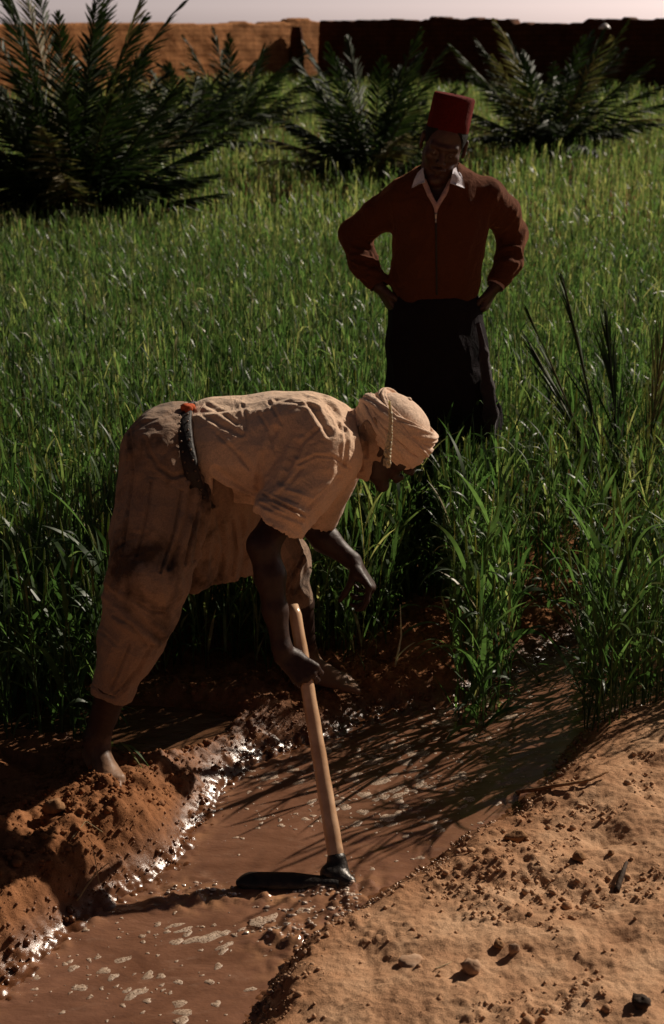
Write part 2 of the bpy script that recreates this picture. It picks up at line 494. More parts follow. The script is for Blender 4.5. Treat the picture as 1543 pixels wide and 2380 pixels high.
SUN_AZ = math.radians(51)      # clockwise from +Y: behind the men, to the right
SUN_EL = math.radians(32)
sd = np.array([math.sin(SUN_AZ) * math.cos(SUN_EL), math.cos(SUN_AZ) * math.cos(SUN_EL), math.sin(SUN_EL)])
w = bpy.data.worlds.new('World'); scene.world = w; w.use_nodes = True
nt = w.node_tree; bg = nt.nodes['Background']
sky = nt.nodes.new('ShaderNodeTexSky'); sky.sky_type = 'NISHITA'; sky.sun_disc = False
sky.sun_elevation = SUN_EL; sky.sun_rotation = SUN_AZ; sky.air_density = 1.0; sky.dust_density = 3.0; sky.ozone_density = 1.0
hs = nt.nodes.new('ShaderNodeHueSaturation'); hs.inputs['Saturation'].default_value = .45
mx = nt.nodes.new('ShaderNodeMix'); mx.data_type = 'RGBA'; mx.blend_type = 'MULTIPLY'; mx.inputs[0].default_value = 1
mx.inputs[7].default_value = (1.04, .92, 1.0, 1)
nt.links.new(sky.outputs[0], hs.inputs['Color']); nt.links.new(hs.outputs[0], mx.inputs[6]); 
tcw = nt.nodes.new('ShaderNodeTexCoord'); sx_ = nt.nodes.new('ShaderNodeSeparateXYZ'); nt.links.new(tcw.outputs['Generated'], sx_.inputs[0])
hz_r = ramp(nt, sx_.outputs[2], [(0, (.0,) * 3), (.001, (4.6,) * 3), (.025, (3.7,) * 3), (.05, (.6,) * 3), (.12, (.26,) * 3), (.4, (.22,) * 3)])   # bright dusty haze low on the horizon
mh = nt.nodes.new('ShaderNodeMix'); mh.data_type = 'RGBA'; mh.blend_type = 'MULTIPLY'; mh.inputs[0].default_value = 1
yr_ = ramp(nt, sx_.outputs[1], [(.0, (.12,) * 3), (.85, (1,) * 3)]); my = nt.nodes.new('ShaderNodeMix'); my.data_type = 'RGBA'; my.blend_type = 'MULTIPLY'; my.inputs[0].default_value = 1
nt.links.new(mx.outputs[2], my.inputs[6]); nt.links.new(yr_.outputs[0], my.inputs[7])   # darker away from the sunward half
zmask = ramp(nt, sx_.outputs[2], [(.03, (1,) * 3), (.07, (0,) * 3)]); sel = mix(nt, zmask.outputs[0], mx.outputs[2], my.outputs[2])
nt.links.new(sel, mh.inputs[6]); nt.links.new(hz_r.outputs[0], mh.inputs[7]); nt.links.new(mh.outputs[2], bg.inputs[0])
bg.inputs[1].default_value = .05
sl = bpy.data.lights.new('sun', 'SUN'); so = bpy.data.objects.new('sun', sl); COL.objects.link(so)
sl.energy = 5.0; sl.angle = math.radians(.55); sl.color = (1.0, .88, .73)
so.rotation_euler = Vector(tuple(sd)).to_track_quat('Z', 'Y').to_euler()
so.location = (8, 6, 10)
scene.view_settings.view_transform = 'Standard'; scene.view_settings.look = 'None'
scene.view_settings.exposure = 0; scene.view_settings.gamma = 1
scene.cycles.max_bounces = 8; scene.cycles.transparent_max_bounces = 6
scene.cycles.sample_clamp_indirect = 4

# ------------------------------------------------------------------ ground
WZ = -0.11           # channel water level
BZ = -0.035          # flooded basin level
near_px = [(-200, 3100), (560, 2380), (640, 2270), (700, 2205), (760, 2150), (830, 2108), (900, 2070), (1000, 2010), (1080, 1960),
           (1165, 1905), (1250, 1830), (1290, 1770), (1335, 1722), (1420, 1675), (1560, 1600), (1800, 1520)]
far_px = [(1800, 1370), (1560, 1420), (1420, 1450), (1310, 1510), (1190, 1575), (1080, 1628), (1000, 1650), (905, 1668), (835, 1690), (760, 1722), (650, 1755),
          (570, 1785), (510, 1835), (495, 1890), (450, 1950), (415, 2005), (340, 2055), (250, 2105), (170, 2160), (100, 2220), (0, 2315), (-250, 2550)]
chan = np.array([atz(x, y, WZ)[:2] for x, y in near_px + far_px])
NEARE = np.array([atz(x, y, WZ)[:2] for x, y in near_px]); FARE = np.array([atz(x, y, WZ)[:2] for x, y in far_px])
basin = np.array([atz(x, y, BZ)[:2] for x, y in [(-500, 1600), (0, 1625), (200, 1640), (330, 1640), (480, 1650), (560, 1665), (530, 1700), (460, 1735), (370, 1765),
                                                 (300, 1772), (170, 1725), (60, 1700), (-500, 1700)]])

def seg_dist(P, A, B):
    ab = B - A; t = np.clip(((P - A) @ ab) / (ab @ ab + 1e-12), 0, 1)
    return np.linalg.norm(P - A - t[..., None] * ab, axis=-1)
def line_dist(P, L):
    d = np.full(P.shape[:-1], 1e9)
    for i in range(len(L) - 1): d = np.minimum(d, seg_dist(P, L[i], L[i + 1]))
    return d
def inside(P, poly):
    r = np.zeros(P.shape[:-1], bool); x, y = P[..., 0], P[..., 1]; j = len(poly) - 1
    for i in range(len(poly)):
        xi, yi = poly[i]; xj, yj = poly[j]
        c = ((yi > y) != (yj > y)) & (x < (xj - xi) * (y - yi) / (yj - yi + 1e-12) + xi)
        r ^= c; j = i
    return r
def sdist(P, poly):
    d = line_dist(P, np.vstack([poly, poly[:1]]))
    return np.where(inside(P, poly), -d, d)

def base_height(P):
    """smooth ground level at points (…,2)"""
    y = P[..., 1]; x = P[..., 0]
    s = sdist(P, chan); sn = line_dist(P, NEARE); sf = line_dist(P, FARE)
    far = sf < sn
    P3 = np.concatenate([P, np.zeros(P.shape[:-1] + (1,))], -1)
    n1 = fbm(P3 * 1.3, 3); n2 = fbm(P3 * 6 + 5, 3)
    nl = fbm(P3 * 4.5 + 9, 1)
    wob = s + .05 * nl
    hn = WZ + .075 * sstep(-.01, .10, wob) + .05 * sstep(.05, .7, s) + .012 * n2 * sstep(.02, .2, s) + .02 * n1 * sstep(0, .5, s)
    left = sstep(-.15, -.5, x)
    n3 = fbm(P3 * 13 + 2, 3)
    hf = WZ + .055 * sstep(-.02, .11, wob) + (.045 + .04 * left) * sstep(.02, .19, s + .06 * nl) + (.030 * n2 + .014 * n3) * sstep(.02, .14, s)
    # behind the ridge the ground drops back to the field level
    hf = hf - (.02 + .03 * left) * sstep(.28, .5, s) + .012 * n1 * sstep(0, .15, s)
    bs = sdist(P, basin)
    hb = BZ - .03 + .065 * sstep(-.03, .07, bs + .02 * n2)
    hf = np.where(far & (bs < .16), np.where(bs < .0, np.minimum(hf, hb), np.maximum(np.minimum(hf, hb + .02), WZ + (np.minimum(hb, BZ + .03) - WZ) * sstep(.0, .13, s))), hf)
    h = np.where(far, hf, hn)
    h = np.where(s < 0, WZ - .12 * sstep(0, .2, -s) , h)
    def mound(px, py, r, a):
        nonlocal h
        c = atz(px, py, 0)[:2]; d = np.linalg.norm(P - c, axis=-1)
        h = h + a * np.exp(-(d / r) ** 2) * sstep(0, .13, s)
    for m in [(300, 1930, .13, .045), (120, 2060, .13, .03), (440, 1830, .07, .03), (60, 1900, .15, .03), (600, 1720, .05, .03),
              (760, 1660, .07, .025), (1000, 1500, .16, .03), (520, 1770, .05, .02), (1380, 1800, .12, .03), (1200, 1985, .1, .02)]: mound(*m)
    rise = .62 * sstep(10, 36, y) + .10 * fbm(P3 * .22 + 3, 2) * sstep(7, 14, y)
    return h + rise, s, far, bs

dx = .0055
xs = np.concatenate([-np.geomspace(1.75, 260, 60)[::-1], np.arange(-1.7, 1.7, dx), np.geomspace(1.72, 260, 60)])
ys = np.concatenate([-np.geomspace(.5, 400, 30)[::-1], np.linspace(0, 1.9, 14), np.arange(2.0, 4.75, dx), 4.75 + np.geomspace(.03, 420, 150)])
XX, YY = np.meshgrid(xs, ys, indexing='ij'); PP = np.stack([XX, YY], -1)
H, S, FAR, BS = base_height(PP)
H0 = H.copy()
# crumbs and clods pressed into the ground
def splat(cx, cy, r, hh):
    i0, i1 = np.searchsorted(xs, [cx - r, cx + r]); j0, j1 = np.searchsorted(ys, [cy - r, cy + r])
    if i1 - i0 < 2 or j1 - j0 < 2: return
    d2 = ((XX[i0:i1, j0:j1] - cx) ** 2 + (YY[i0:i1, j0:j1] - cy) ** 2) / (r * r)
    ic, jc = min(np.searchsorted(xs, cx), len(xs) - 1), min(np.searchsorted(ys, cy), len(ys) - 1)
    dome = (.15 * H0[ic, jc] + .85 * H0[i0:i1, j0:j1]) + hh * (np.sqrt(np.clip(1 - d2, 0, 1)) * 1.0 - .35)
    H[i0:i1, j0:j1] = np.where(d2 < 1, np.maximum(H[i0:i1, j0:j1], dome), H[i0:i1, j0:j1])
cand = np.stack([rng.uniform(-1.65, 1.65, 90000), rng.uniform(2.05, 4.7, 90000)], 1)
cs = sdist(cand, chan); cfar = line_dist(cand, FARE) < line_dist(cand, NEARE)
cn = fbm(np.concatenate([cand * 3.2, np.zeros((len(cand), 1))], 1), 3)
def clods(Ppx, n, rr, spread):
    c = atz(*Ppx)[:2]
    for _ in range(n):
        a = rng.normal(size=2) * spread; r = rng.uniform(*rr); splat(c[0] + a[0], c[1] + a[1], r, r * rng.uniform(.6, 1))
k = 0
for (cx, cy), s_, f_, n_ in zip(cand, cs, cfar, cn):
    if s_ < .0: continue
    u = rng.random()
    if f_:
        p = .75 if s_ < .35 else .30
        r = .0055 + .010 * u ** 3 + (.016 * u ** 14)
    else:
        p = .7 * math.exp(-(s_ / .07) ** 2) + (.45 if n_ > .18 else .02)
        r = .0045 + .010 * u ** 4
    if rng.random() < p * .55: splat(cx, cy, r, r * rng.uniform(.4, .85)); k += 1
for (px, py, n, lo_, hi_, sp_) in [(300, 1890, 150, .006, .022, .08), (370, 1960, 120, .006, .018, .06), (130, 2050, 130, .006, .022, .08), (60, 2160, 110, .006, .018, .07), (200, 2010, 130, .006, .018, .07), (440, 1800, 40, .008, .020, .05),
                                  (110, 1890, 30, .012, .030, .05), (560, 1730, 40, .008, .018, .05), (30, 1980, 40, .010, .03, .06), (1290, 1800, 40, .006, .016, .05), (1130, 1990, 40, .006, .016, .05), (880, 2130, 30, .005, .013, .04)]:
    clods((px, py), n, (lo_, hi_), sp_)
for k in range(430):      # glistening lumps at the far waterline and on the freshly wetted ridge
    if k < 230:
        i = rng.integers(4, len(FARE) - 1); c = FARE[i] + (FARE[i + 1] - FARE[i]) * rng.random() + rng.normal(size=2) * .016
    else:
        c = atz(690, 1700, 0)[:2] + rng.normal(size=2) * np.array([.15, .06])
    if sdist(c[None], chan)[0] > -.006: r = rng.uniform(.004, .009) + .006 * rng.random() ** 4; splat(c[0], c[1], r, r * rng.uniform(.7, 1.1))
# fine relief
P3 = np.stack([XX, YY, H * 0], -1)
nearw = ((XX > -1.75) & (XX < 1.75) & (YY < 5.2) & (YY > 1.9))
wetn = np.exp(-(np.maximum(S, 0) / .05) ** 2)[nearw]
H[nearw] += (1 - .8 * wetn * FAR[nearw]) * .0034 * fbm(P3[nearw] * 60, 3) * (S[nearw] > -.02) + .0075 * fbm(P3[nearw] * 16, 4) * (.35 + .9 * sstep(-.1, .5, fbm(P3[nearw] * 3.2, 3))) * (S[nearw] > .02)
# hollows, the kind feet and clods leave in damp sand
for (px, py, r, a) in [(1405, 1935, .05, .02), (1330, 1790, .04, .02), (860, 2190, .05, .012), (1250, 2050, .05, .012), (1500, 1760, .05, .02), (1150, 2215, .035, .01), (1440, 2180, .03, .01)]:
    c = atz(px, py, 0); H -= a * np.exp(-((XX - c[0]) ** 2 + (YY - c[1]) ** 2) / r ** 2)
nx_, ny_ = len(xs), len(ys)
I = np.arange(nx_ * ny_).reshape(nx_, ny_)
q = np.stack([I[:-1, :-1], I[1:, :-1], I[1:, 1:], I[:-1, 1:]], -1).reshape(-1, 4)
wet = np.clip(1 - (H - WZ) / .075, 0, 1) * np.clip(1 - S / .25, 0, 1) + .35 * sstep(.25, .02, np.abs(BS)) * FAR
spk = atz(690, 1690, 0)[:2]; wet = np.maximum(wet, .8 * np.exp(-(np.maximum(S, 0) / .045) ** 2)); wet = np.maximum(wet, .95 * np.exp(-(((XX - spk[0]) / .2) ** 2 + ((YY - spk[1]) / .13) ** 2)))
red = np.where(FAR, 1.0, .75 * np.exp(-(S / .17) ** 2)) * 1.0
field = sstep(.45, .9, S) * FAR * sstep(3.9, 4.6, YY) * .9
verts = np.stack([XX, YY, H], -1).reshape(-1, 3)
ground = obj('ground', verts, q, M_soil, attrs={'wet': np.clip(wet, 0, 1), 'red': red, 'field': field})
tag(ground, kind='structure')

def gz(x, y):
    i = int(np.clip(np.searchsorted(xs, x), 1, nx_ - 1)); j = int(np.clip(np.searchsorted(ys, y), 1, ny_ - 1))
    tx = (x - xs[i - 1]) / (xs[i] - xs[i - 1]); ty = (y - ys[j - 1]) / (ys[j] - ys[j - 1])
    return float((H[i-1,j-1]*(1-tx)+H[i,j-1]*tx)*(1-ty) + (H[i-1,j]*(1-tx)+H[i,j]*tx)*ty)
def gzv(P):
    i = np.clip(np.searchsorted(xs, P[:, 0]), 1, nx_ - 1); j = np.clip(np.searchsorted(ys, P[:, 1]), 1, ny_ - 1)
    return H[i, j]
def on_ground(px, py, lift=0.0):          # where that sight line meets the ground (plus lift)
    z = 0.0
    for _ in range(12):
        p = atz(px, py, z + lift); z = .5 * z + .5 * gz(p[0], p[1])
    p = atz(px, py, z + lift); p[2] -= lift
    return p

# ------------------------------------------------------------------ water
def water_grid(poly, z, step, marg):
    lo = poly.min(0); hi = poly.max(0); lo = np.maximum(lo, [-1.9, 1.9]); hi = np.minimum(hi, [2.6, 5.6])
    ax = np.arange(lo[0], hi[0], step); ay = np.arange(lo[1], hi[1], step)
    X, Y = np.meshgrid(ax, ay, indexing='ij'); P = np.stack([X, Y], -1)
    s = sdist(P, poly)
    I = np.arange(X.size).reshape(X.shape)
    q = np.stack([I[:-1, :-1], I[1:, :-1], I[1:, 1:], I[:-1, 1:]], -1).reshape(-1, 4)
    ok = (s.ravel() < marg)[q].all(1); q = q[ok]
    used = np.unique(q); re = np.full(X.size, -1); re[used] = np.arange(len(used))
    return P.reshape(-1, 2)[used], s.ravel()[used], re[q]
HOE = atz(787, 2026, WZ + .018)
Wp, Ws, Wq = water_grid(chan, WZ, .007, .06)
def turb(P):
    P3 = np.concatenate([P, np.zeros((len(P), 1))], 1)
    t = np.zeros(len(P))
    for px, py, rx, ry in [(670, 2180, .09, .09), (610, 2090, .14, .025), (805, 2110, .06, .10), (440, 2085, .10, .06), (700, 2250, .07, .07), (800, 2060, .09, .05)]:
        c = atz(px, py, WZ); t = np.maximum(t, np.exp(-((P[:, 0] - c[0]) / rx) ** 2 - ((P[:, 1] - c[1]) / ry) ** 2))
    fe = line_dist(P, FARE); t = np.maximum(t, .45 * np.exp(-(fe / .035) ** 2) * (P[:, 1] < 3.9))
    rot = P3 @ np.array([[.85, .53, 0], [-.53, .85, 0], [0, 0, 1]]).T * np.array([1, 2.6, 1])
    # ripples fanning away from the hoe plus slow swells along the flow
    d = np.linalg.norm(P - HOE[:2], axis=1)
    rip = .0016 * np.sin(d * 95 + 2 * fbm(P3 * 6, 2)) * np.exp(-(d / .28) ** 2)
    return .0030 * fbm(rot * 5, 3) + .0006 * fbm(rot * 20, 2) + rip + t * (.026 * np.abs(fbm(P3 * 15 + 4, 3)) + .008 * fbm(P3 * 45, 2)), t
Wh, Wt = turb(Wp)
tag(obj('channel_water', np.column_stack([Wp, WZ + Wh]), Wq, M_water, attrs={'froth': np.clip(Wt * (.35 + .9 * fbm(np.column_stack([Wp * 20, Wp[:, 0] * 0]), 3)), 0, 1)}), kind='structure')
Bp, Bs_, Bq = water_grid(basin, BZ, .012, .045)
tag(obj('basin_water', np.column_stack([Bp, BZ + .0006 * fbm(np.concatenate([Bp * 14, Bp[:, :1] * 0], 1), 2)]), Bq, M_basin), kind='structure')

# foam flecks: flat, irregular, drawn out along the flow
FLOW = np.array([-.80, -.60])
fm = MB()
def fleck(x, y, r, el, z=None):
    n = 14; th = np.linspace(0, 2 * PI, n, endpoint=False)
    rad = r * (1 + .22 * np.sin(th * 2 + rng.uniform(0, 6)) + .16 * np.sin(th * 3 + rng.uniform(0, 6)) + rng.normal(0, .11, n))
    a = FLOW; b = np.array([-FLOW[1], FLOW[0]])
    ang = rng.normal(0, .25); a = np.array([a[0]*math.cos(ang)-a[1]*math.sin(ang), a[0]*math.sin(ang)+a[1]*math.cos(ang)]); b = np.array([-a[1], a[0]])
    o = rad[:, None] * (np.cos(th)[:, None] * a * el + np.sin(th)[:, None] * b)
    z0 = WZ + turb(np.array([[x, y]]))[0][0]
    v = [(x + p[0], y + p[1], z0 - .0005) for p in o] + [(x + p[0] * .86, y + p[1] * .86, z0 + .0008) for p in o] + [(x, y, z0 + .0009)]
    f = [(i, (i + 1) % n, n + (i + 1) % n, n + i) for i in range(n)]
    f += [(n + i, n + (i + 1) % n, 2 * n, 2 * n) for i in range(n)]
    fm.v.append(np.array(v)); fm.f.append([tuple(dict.fromkeys(int(k) + fm.n for k in q)) for q in f]); fm.n += len(v)
def flecks(px, py, sx, sy, n, r0, r1, el=(1, 1.8)):
    c = atz(px, py, WZ); k = 0
    for _ in range(n * 6):
        if k >= n: break
        x, y = c[0] + rng.normal() * sx, c[1] + rng.normal() * sy
        if sdist(np.array([[x, y]]), chan)[0] > -.02: continue
        fleck(x, y, r0 + (r1 - r0) * rng.random() ** 3.2, rng.uniform(*el)); k += 1
flecks(300, 2200, .20, .09, 70, 0.0017, 0.0138); flecks(420, 2320, .22, .06, 45, 0.0020, 0.0149); flecks(250, 2270, .2, .06, 20, 0.0020, 0.0126)
flecks(450, 2165, .12, .03, 24, 0.0020, 0.0184, (1.5, 3)); flecks(900, 1800, .16, .12, 91, 0.0026, 0.0196); flecks(980, 1740, .16, .14, 91, 0.0026, 0.0184)
flecks(1050, 1660, .10, .10, 45, 0.0020, 0.0138); flecks(870, 1870, .10, .06, 39, 0.0026, 0.0207); flecks(620, 1800, .12, .06, 36, 0.0020, 0.0196)
flecks(1120, 1850, .12, .1, 45, 0.0020, 0.0138); flecks(980, 1920, .12, .08, 39, 0.0020, 0.0138); flecks(640, 1900, .08, .05, 27, 0.0020, 0.0138)
flecks(1180, 1640, .16, .14, 60, 0.0026, 0.0161); flecks(800, 1850, .35, .3, 91, 0.0013, 0.0069)
fv = np.concatenate(fm.v); ff = [t for g in fm.f for t in g]
tag(obj('foam_flecks', fv, ff, M_foam), 'pale foam flecks drifting on the brown channel water', 'foam', kind='stuff')

# loose crumbs
ico_v = np.array([(0,0,1),(.89,0,.45),(.28,.85,.45),(-.72,.53,.45),(-.72,-.53,.45),(.28,-.85,.45),(.72,.53,-.45),(-.28,.85,-.45),(-.89,0,-.45),(-.28,-.85,-.45),(.72,-.53,-.45),(0,0,-1)])
ico_f = np.array([(0,1,2),(0,2,3),(0,3,4),(0,4,5),(0,5,1),(1,6,2),(2,7,3),(3,8,4),(4,9,5),(5,10,1),(6,7,2),(7,8,3),(8,9,4),(9,10,5),(10,6,1),(11,7,6),(11,8,7),(11,9,8),(11,10,9),(11,6,10)])
def crumbs(P, R):
    n = len(P); v = ico_v[None] * (R[:, None, None] * rng.uniform(.6, 1.25, (n, 12, 1)))
    v[:, :, 2] *= .8; v = v + np.column_stack([P, gzv(P) + R * .25])[:, None]
    return v.reshape(-1, 3), (ico_f[None] + 12 * np.arange(n)[:, None, None]).reshape(-1, 3)
cand = np.stack([rng.uniform(-1.5, 1.6, 110000), rng.uniform(2.1, 4.9, 110000)], 1)
cs = sdist(cand, chan); cf = line_dist(cand, FARE) < line_dist(cand, NEARE)
cn = fbm(np.concatenate([cand * 3.2, np.zeros((len(cand), 1))], 1), 3)
pr = np.where(cf, np.where(cs < .45, .55, .12), .5 * np.exp(-(cs / .08) ** 2) + np.where(cn > .18, .32, .015))
keep = (cs > .004) & (rng.random(len(cand)) < pr); cp = cand[keep]
R = .0018 + .0050 * rng.random(len(cp)) ** 3 + .010 * rng.random(len(cp)) ** 22
cv, cq = crumbs(cp, R)
hz = cv[:, 2]; ws = np.repeat(np.clip(1 - cs[keep] / .10, 0, 1), 12)
spw = np.exp(-(((cv[:, 0] - spk[0]) / .2) ** 2 + ((cv[:, 1] - spk[1]) / .13) ** 2))
tag(obj('soil_crumbs', cv, cq, M_soil, attrs={'wet': np.maximum(ws, spw), 'red': np.repeat(cf[keep] * 1.0, 12), 'field': ws * 0}),
    'loose soil crumbs scattered along both banks of the channel', 'soil crumbs', kind='stuff')
# spray and little standing beads of water round the hoe
dr = MB()
for px, py, sx, sy, n in [(812, 2090, .014, .06, 60), (680, 2160, .05, .05, 90), (740, 2075, .05, .015, 40), (560, 2080, .10, .02, 20), (440, 2070, .07, .02, 26), (905, 2090, .02, .02, 8), (790, 2130, .015, .05, 22)]:
    c = atz(px, py, WZ)
    for _ in range(n):
        p = np.array([c[0] + rng.normal() * sx, c[1] + rng.normal() * sy, 0]); p[2] = WZ + turb(p[None, :2])[0][0] + .001
        r = rng.uniform(.0015, .0035) + .005 * rng.random() ** 5; dr.add(ico_v * r * np.array([1.5, 1.1, .6]) * rng.uniform(.7, 1.2, (12, 1)) + p, ico_f)
M_bead = plain_mat('wet_bead', (.62, .48, .38), .06, (.5, .38, .3), 60, 0, 1.0)
[n for n in M_bead.node_tree.nodes if n.type == 'BSDF_PRINCIPLED'][0].inputs['IOR'].default_value = 2.0
o = dr.build('water_beads', M_bead); tag(o, 'bright beads of splashed water around the hoe blade', 'splash', kind='stuff')
# ------------------------------------------------------------------ wheat
def ribbons(base, az, L, tilt, bend, w, S, twist, tone, prof='leaf', bexp=1.6):
    n = len(base); t = np.linspace(0, 1, S + 1)
    tm = (t[:-1] + t[1:]) / 2
    phi = tilt[:, None] + bend[:, None] * tm[None] ** bexp
    st = (L / S)[:, None]
    hx = np.concatenate([np.zeros((n, 1)), np.cumsum(np.sin(phi) * st, 1)], 1)
    hz_ = np.concatenate([np.zeros((n, 1)), np.cumsum(np.cos(phi) * st, 1)], 1)
    ca, sa = np.cos(az)[:, None], np.sin(az)[:, None]
    P = np.stack([base[:, 0:1] + hx * ca, base[:, 1:2] + hx * sa, base[:, 2:3] + hz_], -1)
    ph2 = np.concatenate([phi, phi[:, -1:]], 1)
    side = np.stack([-sa + 0 * ph2, ca + 0 * ph2, 0 * ph2], -1)
    nrm = np.stack([-np.cos(ph2) * ca, -np.cos(ph2) * sa, np.sin(ph2)], -1)
    tw = twist[:, None] * t[None]
    sv = side * np.cos(tw)[..., None] + nrm * np.sin(tw)[..., None]
    if prof == 'leaf': pr = np.minimum(1, .45 + 2.2 * t) * np.clip(1 - t ** 2.6, 0.03, 1)
    else: pr = np.ones(S + 1) * (1 - .35 * t)
    o = sv * (w[:, None] * pr[None] * .5)[..., None]
    V = np.stack([P - o, P + o], 2).reshape(n, -1, 3)
    k = np.arange(S)
    q = np.stack([2 * k, 2 * k + 1, 2 * k + 3, 2 * k + 2], -1)
    Q = (q[None] + (2 * (S + 1)) * np.arange(n)[:, None, None]).reshape(-1, 4)
    T = np.repeat(tone, 2 * (S + 1))
    return V.reshape(-1, 3), Q, T, P

def spindles(P0, D, L, r, rings, tone, k=4):
    """ears: bumpy spindles starting at P0 along D"""
    n = len(P0); t = np.linspace(0, 1, rings)
    up = np.array([.3, .2, .1]); A = np.cross(D, up); A /= np.linalg.norm(A, axis=1)[:, None]; B = np.cross(D, A)
    pr = np.sin(np.clip(t * .9 + .12, 0, 1) * PI) ** .5 * np.where(np.arange(rings) % 2 == 0, 1.0, .66); pr[-1] = .05; pr[0] = .3
    th = np.linspace(0, 2 * PI, k, endpoint=False)
    V = (P0[:, None, None] + (t[None, :] * L[:, None])[..., None, None] * D[:, None, None]
         + (r[:, None] * pr[None])[..., None, None] * (np.cos(th)[None, None, :, None] * A[:, None, None] + .7 * np.sin(th)[None, None, :, None] * B[:, None, None]))
    I = np.arange(rings * k).reshape(rings, k)
    q = np.stack([I[:-1], np.roll(I, -1, 1)[:-1], np.roll(I, -1, 1)[1:], I[1:]], -1).reshape(-1, 4)
    Q = (q[None] + rings * k * np.arange(n)[:, None, None]).reshape(-1, 4)
    return V.reshape(-1, 3), Q, np.repeat(tone, rings * k)

def wheat_batch(mb, B, hgt, leaves, Sl, Ss, lw, sw, ear=True, tone0=.45, lr=(.18, .38)):
    n = len(B); az = rng.uniform(0, 2 * PI, n)
    tn = np.clip(tone0 + .20 * rng.normal(size=n) + .12 * fbm(np.column_stack([B[:, :2] * .9, B[:, 0] * 0]), 2), 0, .95)
    tilt = np.abs(rng.normal(0, .07, n)); bend = rng.normal(.05, .12, n)
    V, Q, T, P = ribbons(B, az, hgt, tilt, bend, np.full(n, sw), Ss, rng.uniform(0, PI, n), np.clip(tn + .12, 0, 1), 'stalk')
    mb.add(V, Q, T)
    if Sl >= 4:     # a second crossed ribbon gives near stalks body
        V2, Q2, T2, _ = ribbons(B, az, hgt, tilt, bend, np.full(n, sw), Ss, rng.uniform(0, PI, n), np.clip(tn + .05, 0, 1), 'stalk'); mb.add(V2, Q2, T2)
    for k in range(leaves):
        f = (k + rng.uniform(.3, .9, n)) / leaves * (.93)
        x = f * Ss; i = np.clip(x.astype(int), 0, Ss - 1); fr = (x - i)[:, None]
        b = P[np.arange(n), i] * (1 - fr) + P[np.arange(n), i + 1] * fr
        droop = rng.random(n) < .3
        bd = np.where(droop, rng.uniform(1.4, 2.5, n), rng.uniform(.15, .9, n))
        V, Q, T, _ = ribbons(b, rng.uniform(0, 2 * PI, n), hgt * rng.uniform(*lr, n), rng.uniform(.15, .55, n), bd, lw * rng.uniform(.6, 1.3, n), Sl,
                             rng.normal(0, .8, n), np.clip(tn + rng.normal(0, .1, n) + np.where(rng.random(n) < .05, .45, 0), 0, 1))
        mb.add(V, Q, T)
    if ear:
        m = rng.random(n) < .8; e = P[m, -1]; d = P[m, -1] - P[m, -2]; d /= np.linalg.norm(d, axis=1)[:, None]
        V, Q, T = spindles(e, d, rng.uniform(.05, .09, m.sum()), rng.uniform(.0028, .0045, m.sum()), 12 if Sl >= 4 else 4, np.clip(tn[m] + .32, 0, .93), 5 if Sl >= 4 else 3)
        mb.add(V, Q, T)

# where wheat grows near the channel (front edge of the stand, in the field)
edge_px = [(-300, 1720), (0, 1712), (180, 1705), (262, 1690), (300, 1620), (345, 1570), (480, 1556), (600, 1560), (700, 1570), (790, 1566), (880, 1562), (905, 1480),
           (965, 1380), (1040, 1400), (1050, 1560), (1075, 1625), (1185, 1600), (1205, 1490), (1270, 1415), (1345, 1430), (1352, 1660), (1420, 1668), (1500, 1630), (1560, 1580), (1900, 1560)]
EDGE = np.array([atz(x, y, 0)[:2] for x, y in edge_px])
FIELD = np.vstack([EDGE, [[60, 5], [60, 60], [-60, 60], [-60, 3.4]]])
bare = [(atz(975, 1475, 0)[:2], .16), (atz(1190, 1340, 0)[:2], .17), (atz(1160, 1215, 0)[:2], .16), (atz(1090, 1420, 0)[:2], .10)]
def grow(n, y0, y1, pw=1.0, half=None):
    y = y0 + (y1 - y0) * rng.random(n) ** pw
    x = (rng.random(n) * 2 - 1) * (half(y))
    B = np.column_stack([x, y])
    k = inside(B, FIELD)
    for c, r in bare: k &= np.linalg.norm(B - c, axis=1) > r * rng.uniform(.4, 1.2, n)
    clump = fbm(np.column_stack([B * 2.2, B[:, 0] * 0]), 2)
    k &= rng.random(n) < .75 + .5 * clump
    for (px, py, r) in [(222, 1790, .10), (780, 1560, .09), (1010, 1295, .075)]:
        c = atz(px, py, 0)[:2]; k &= np.linalg.norm(B - c, axis=1) > r
    B = B[k]
    return np.column_stack([B, gzv(B) - .01])
wf = MB()
B = grow(6000, 3.45, 6.0, 1, lambda y: .36 * y + .8); nearB = B
Bx = grow(9000, 3.9, 4.7, 1, lambda y: np.full(len(y), 1.3)); Bx = Bx[(Bx[:, 0] < .25)][:420]; B = np.vstack([B, Bx]); nearB = B
def hgt_of(B): return (.50 + .07 * fbm(np.column_stack([B[:, :2] * 1.1, B[:, 0] * 0]), 2)) * rng.uniform(.72, 1.15, len(B))
H_ = hgt_of(B); H_ = np.where((B[:, 0] > .25) & (B[:, 1] < 4.9), H_ * 1.05, H_)
vis = np.abs(B[:, 0]) < .235 * B[:, 1] + .1; order = np.argsort(B[:, 1] + 9 * (~vis)); front = order[:110]; rest = order[110:]
wheat_batch(wf, B[rest], H_[rest], 5, 6, 5, .0112, .0036)
Bw = grow(9000, 4.15, 5.2, 1, lambda y: np.full(len(y), 1.5)); Bw = Bw[(Bw[:, 0] > .12) & (Bw[:, 0] < .62) & (Bw[:, 1] > 4.72)][:230]
Bv = grow(4000, 4.42, 4.85, 1, lambda y: np.full(len(y), .6)); Bv = Bv[(Bv[:, 0] > .10) & (Bv[:, 0] < .50)][:110]; Bw = np.vstack([Bw, Bv])
wheat_batch(wf, Bw, hgt_of(Bw) * 1.08, 6, 6, 5, .0135, .0038, tone0=.36, lr=(.22, .46))
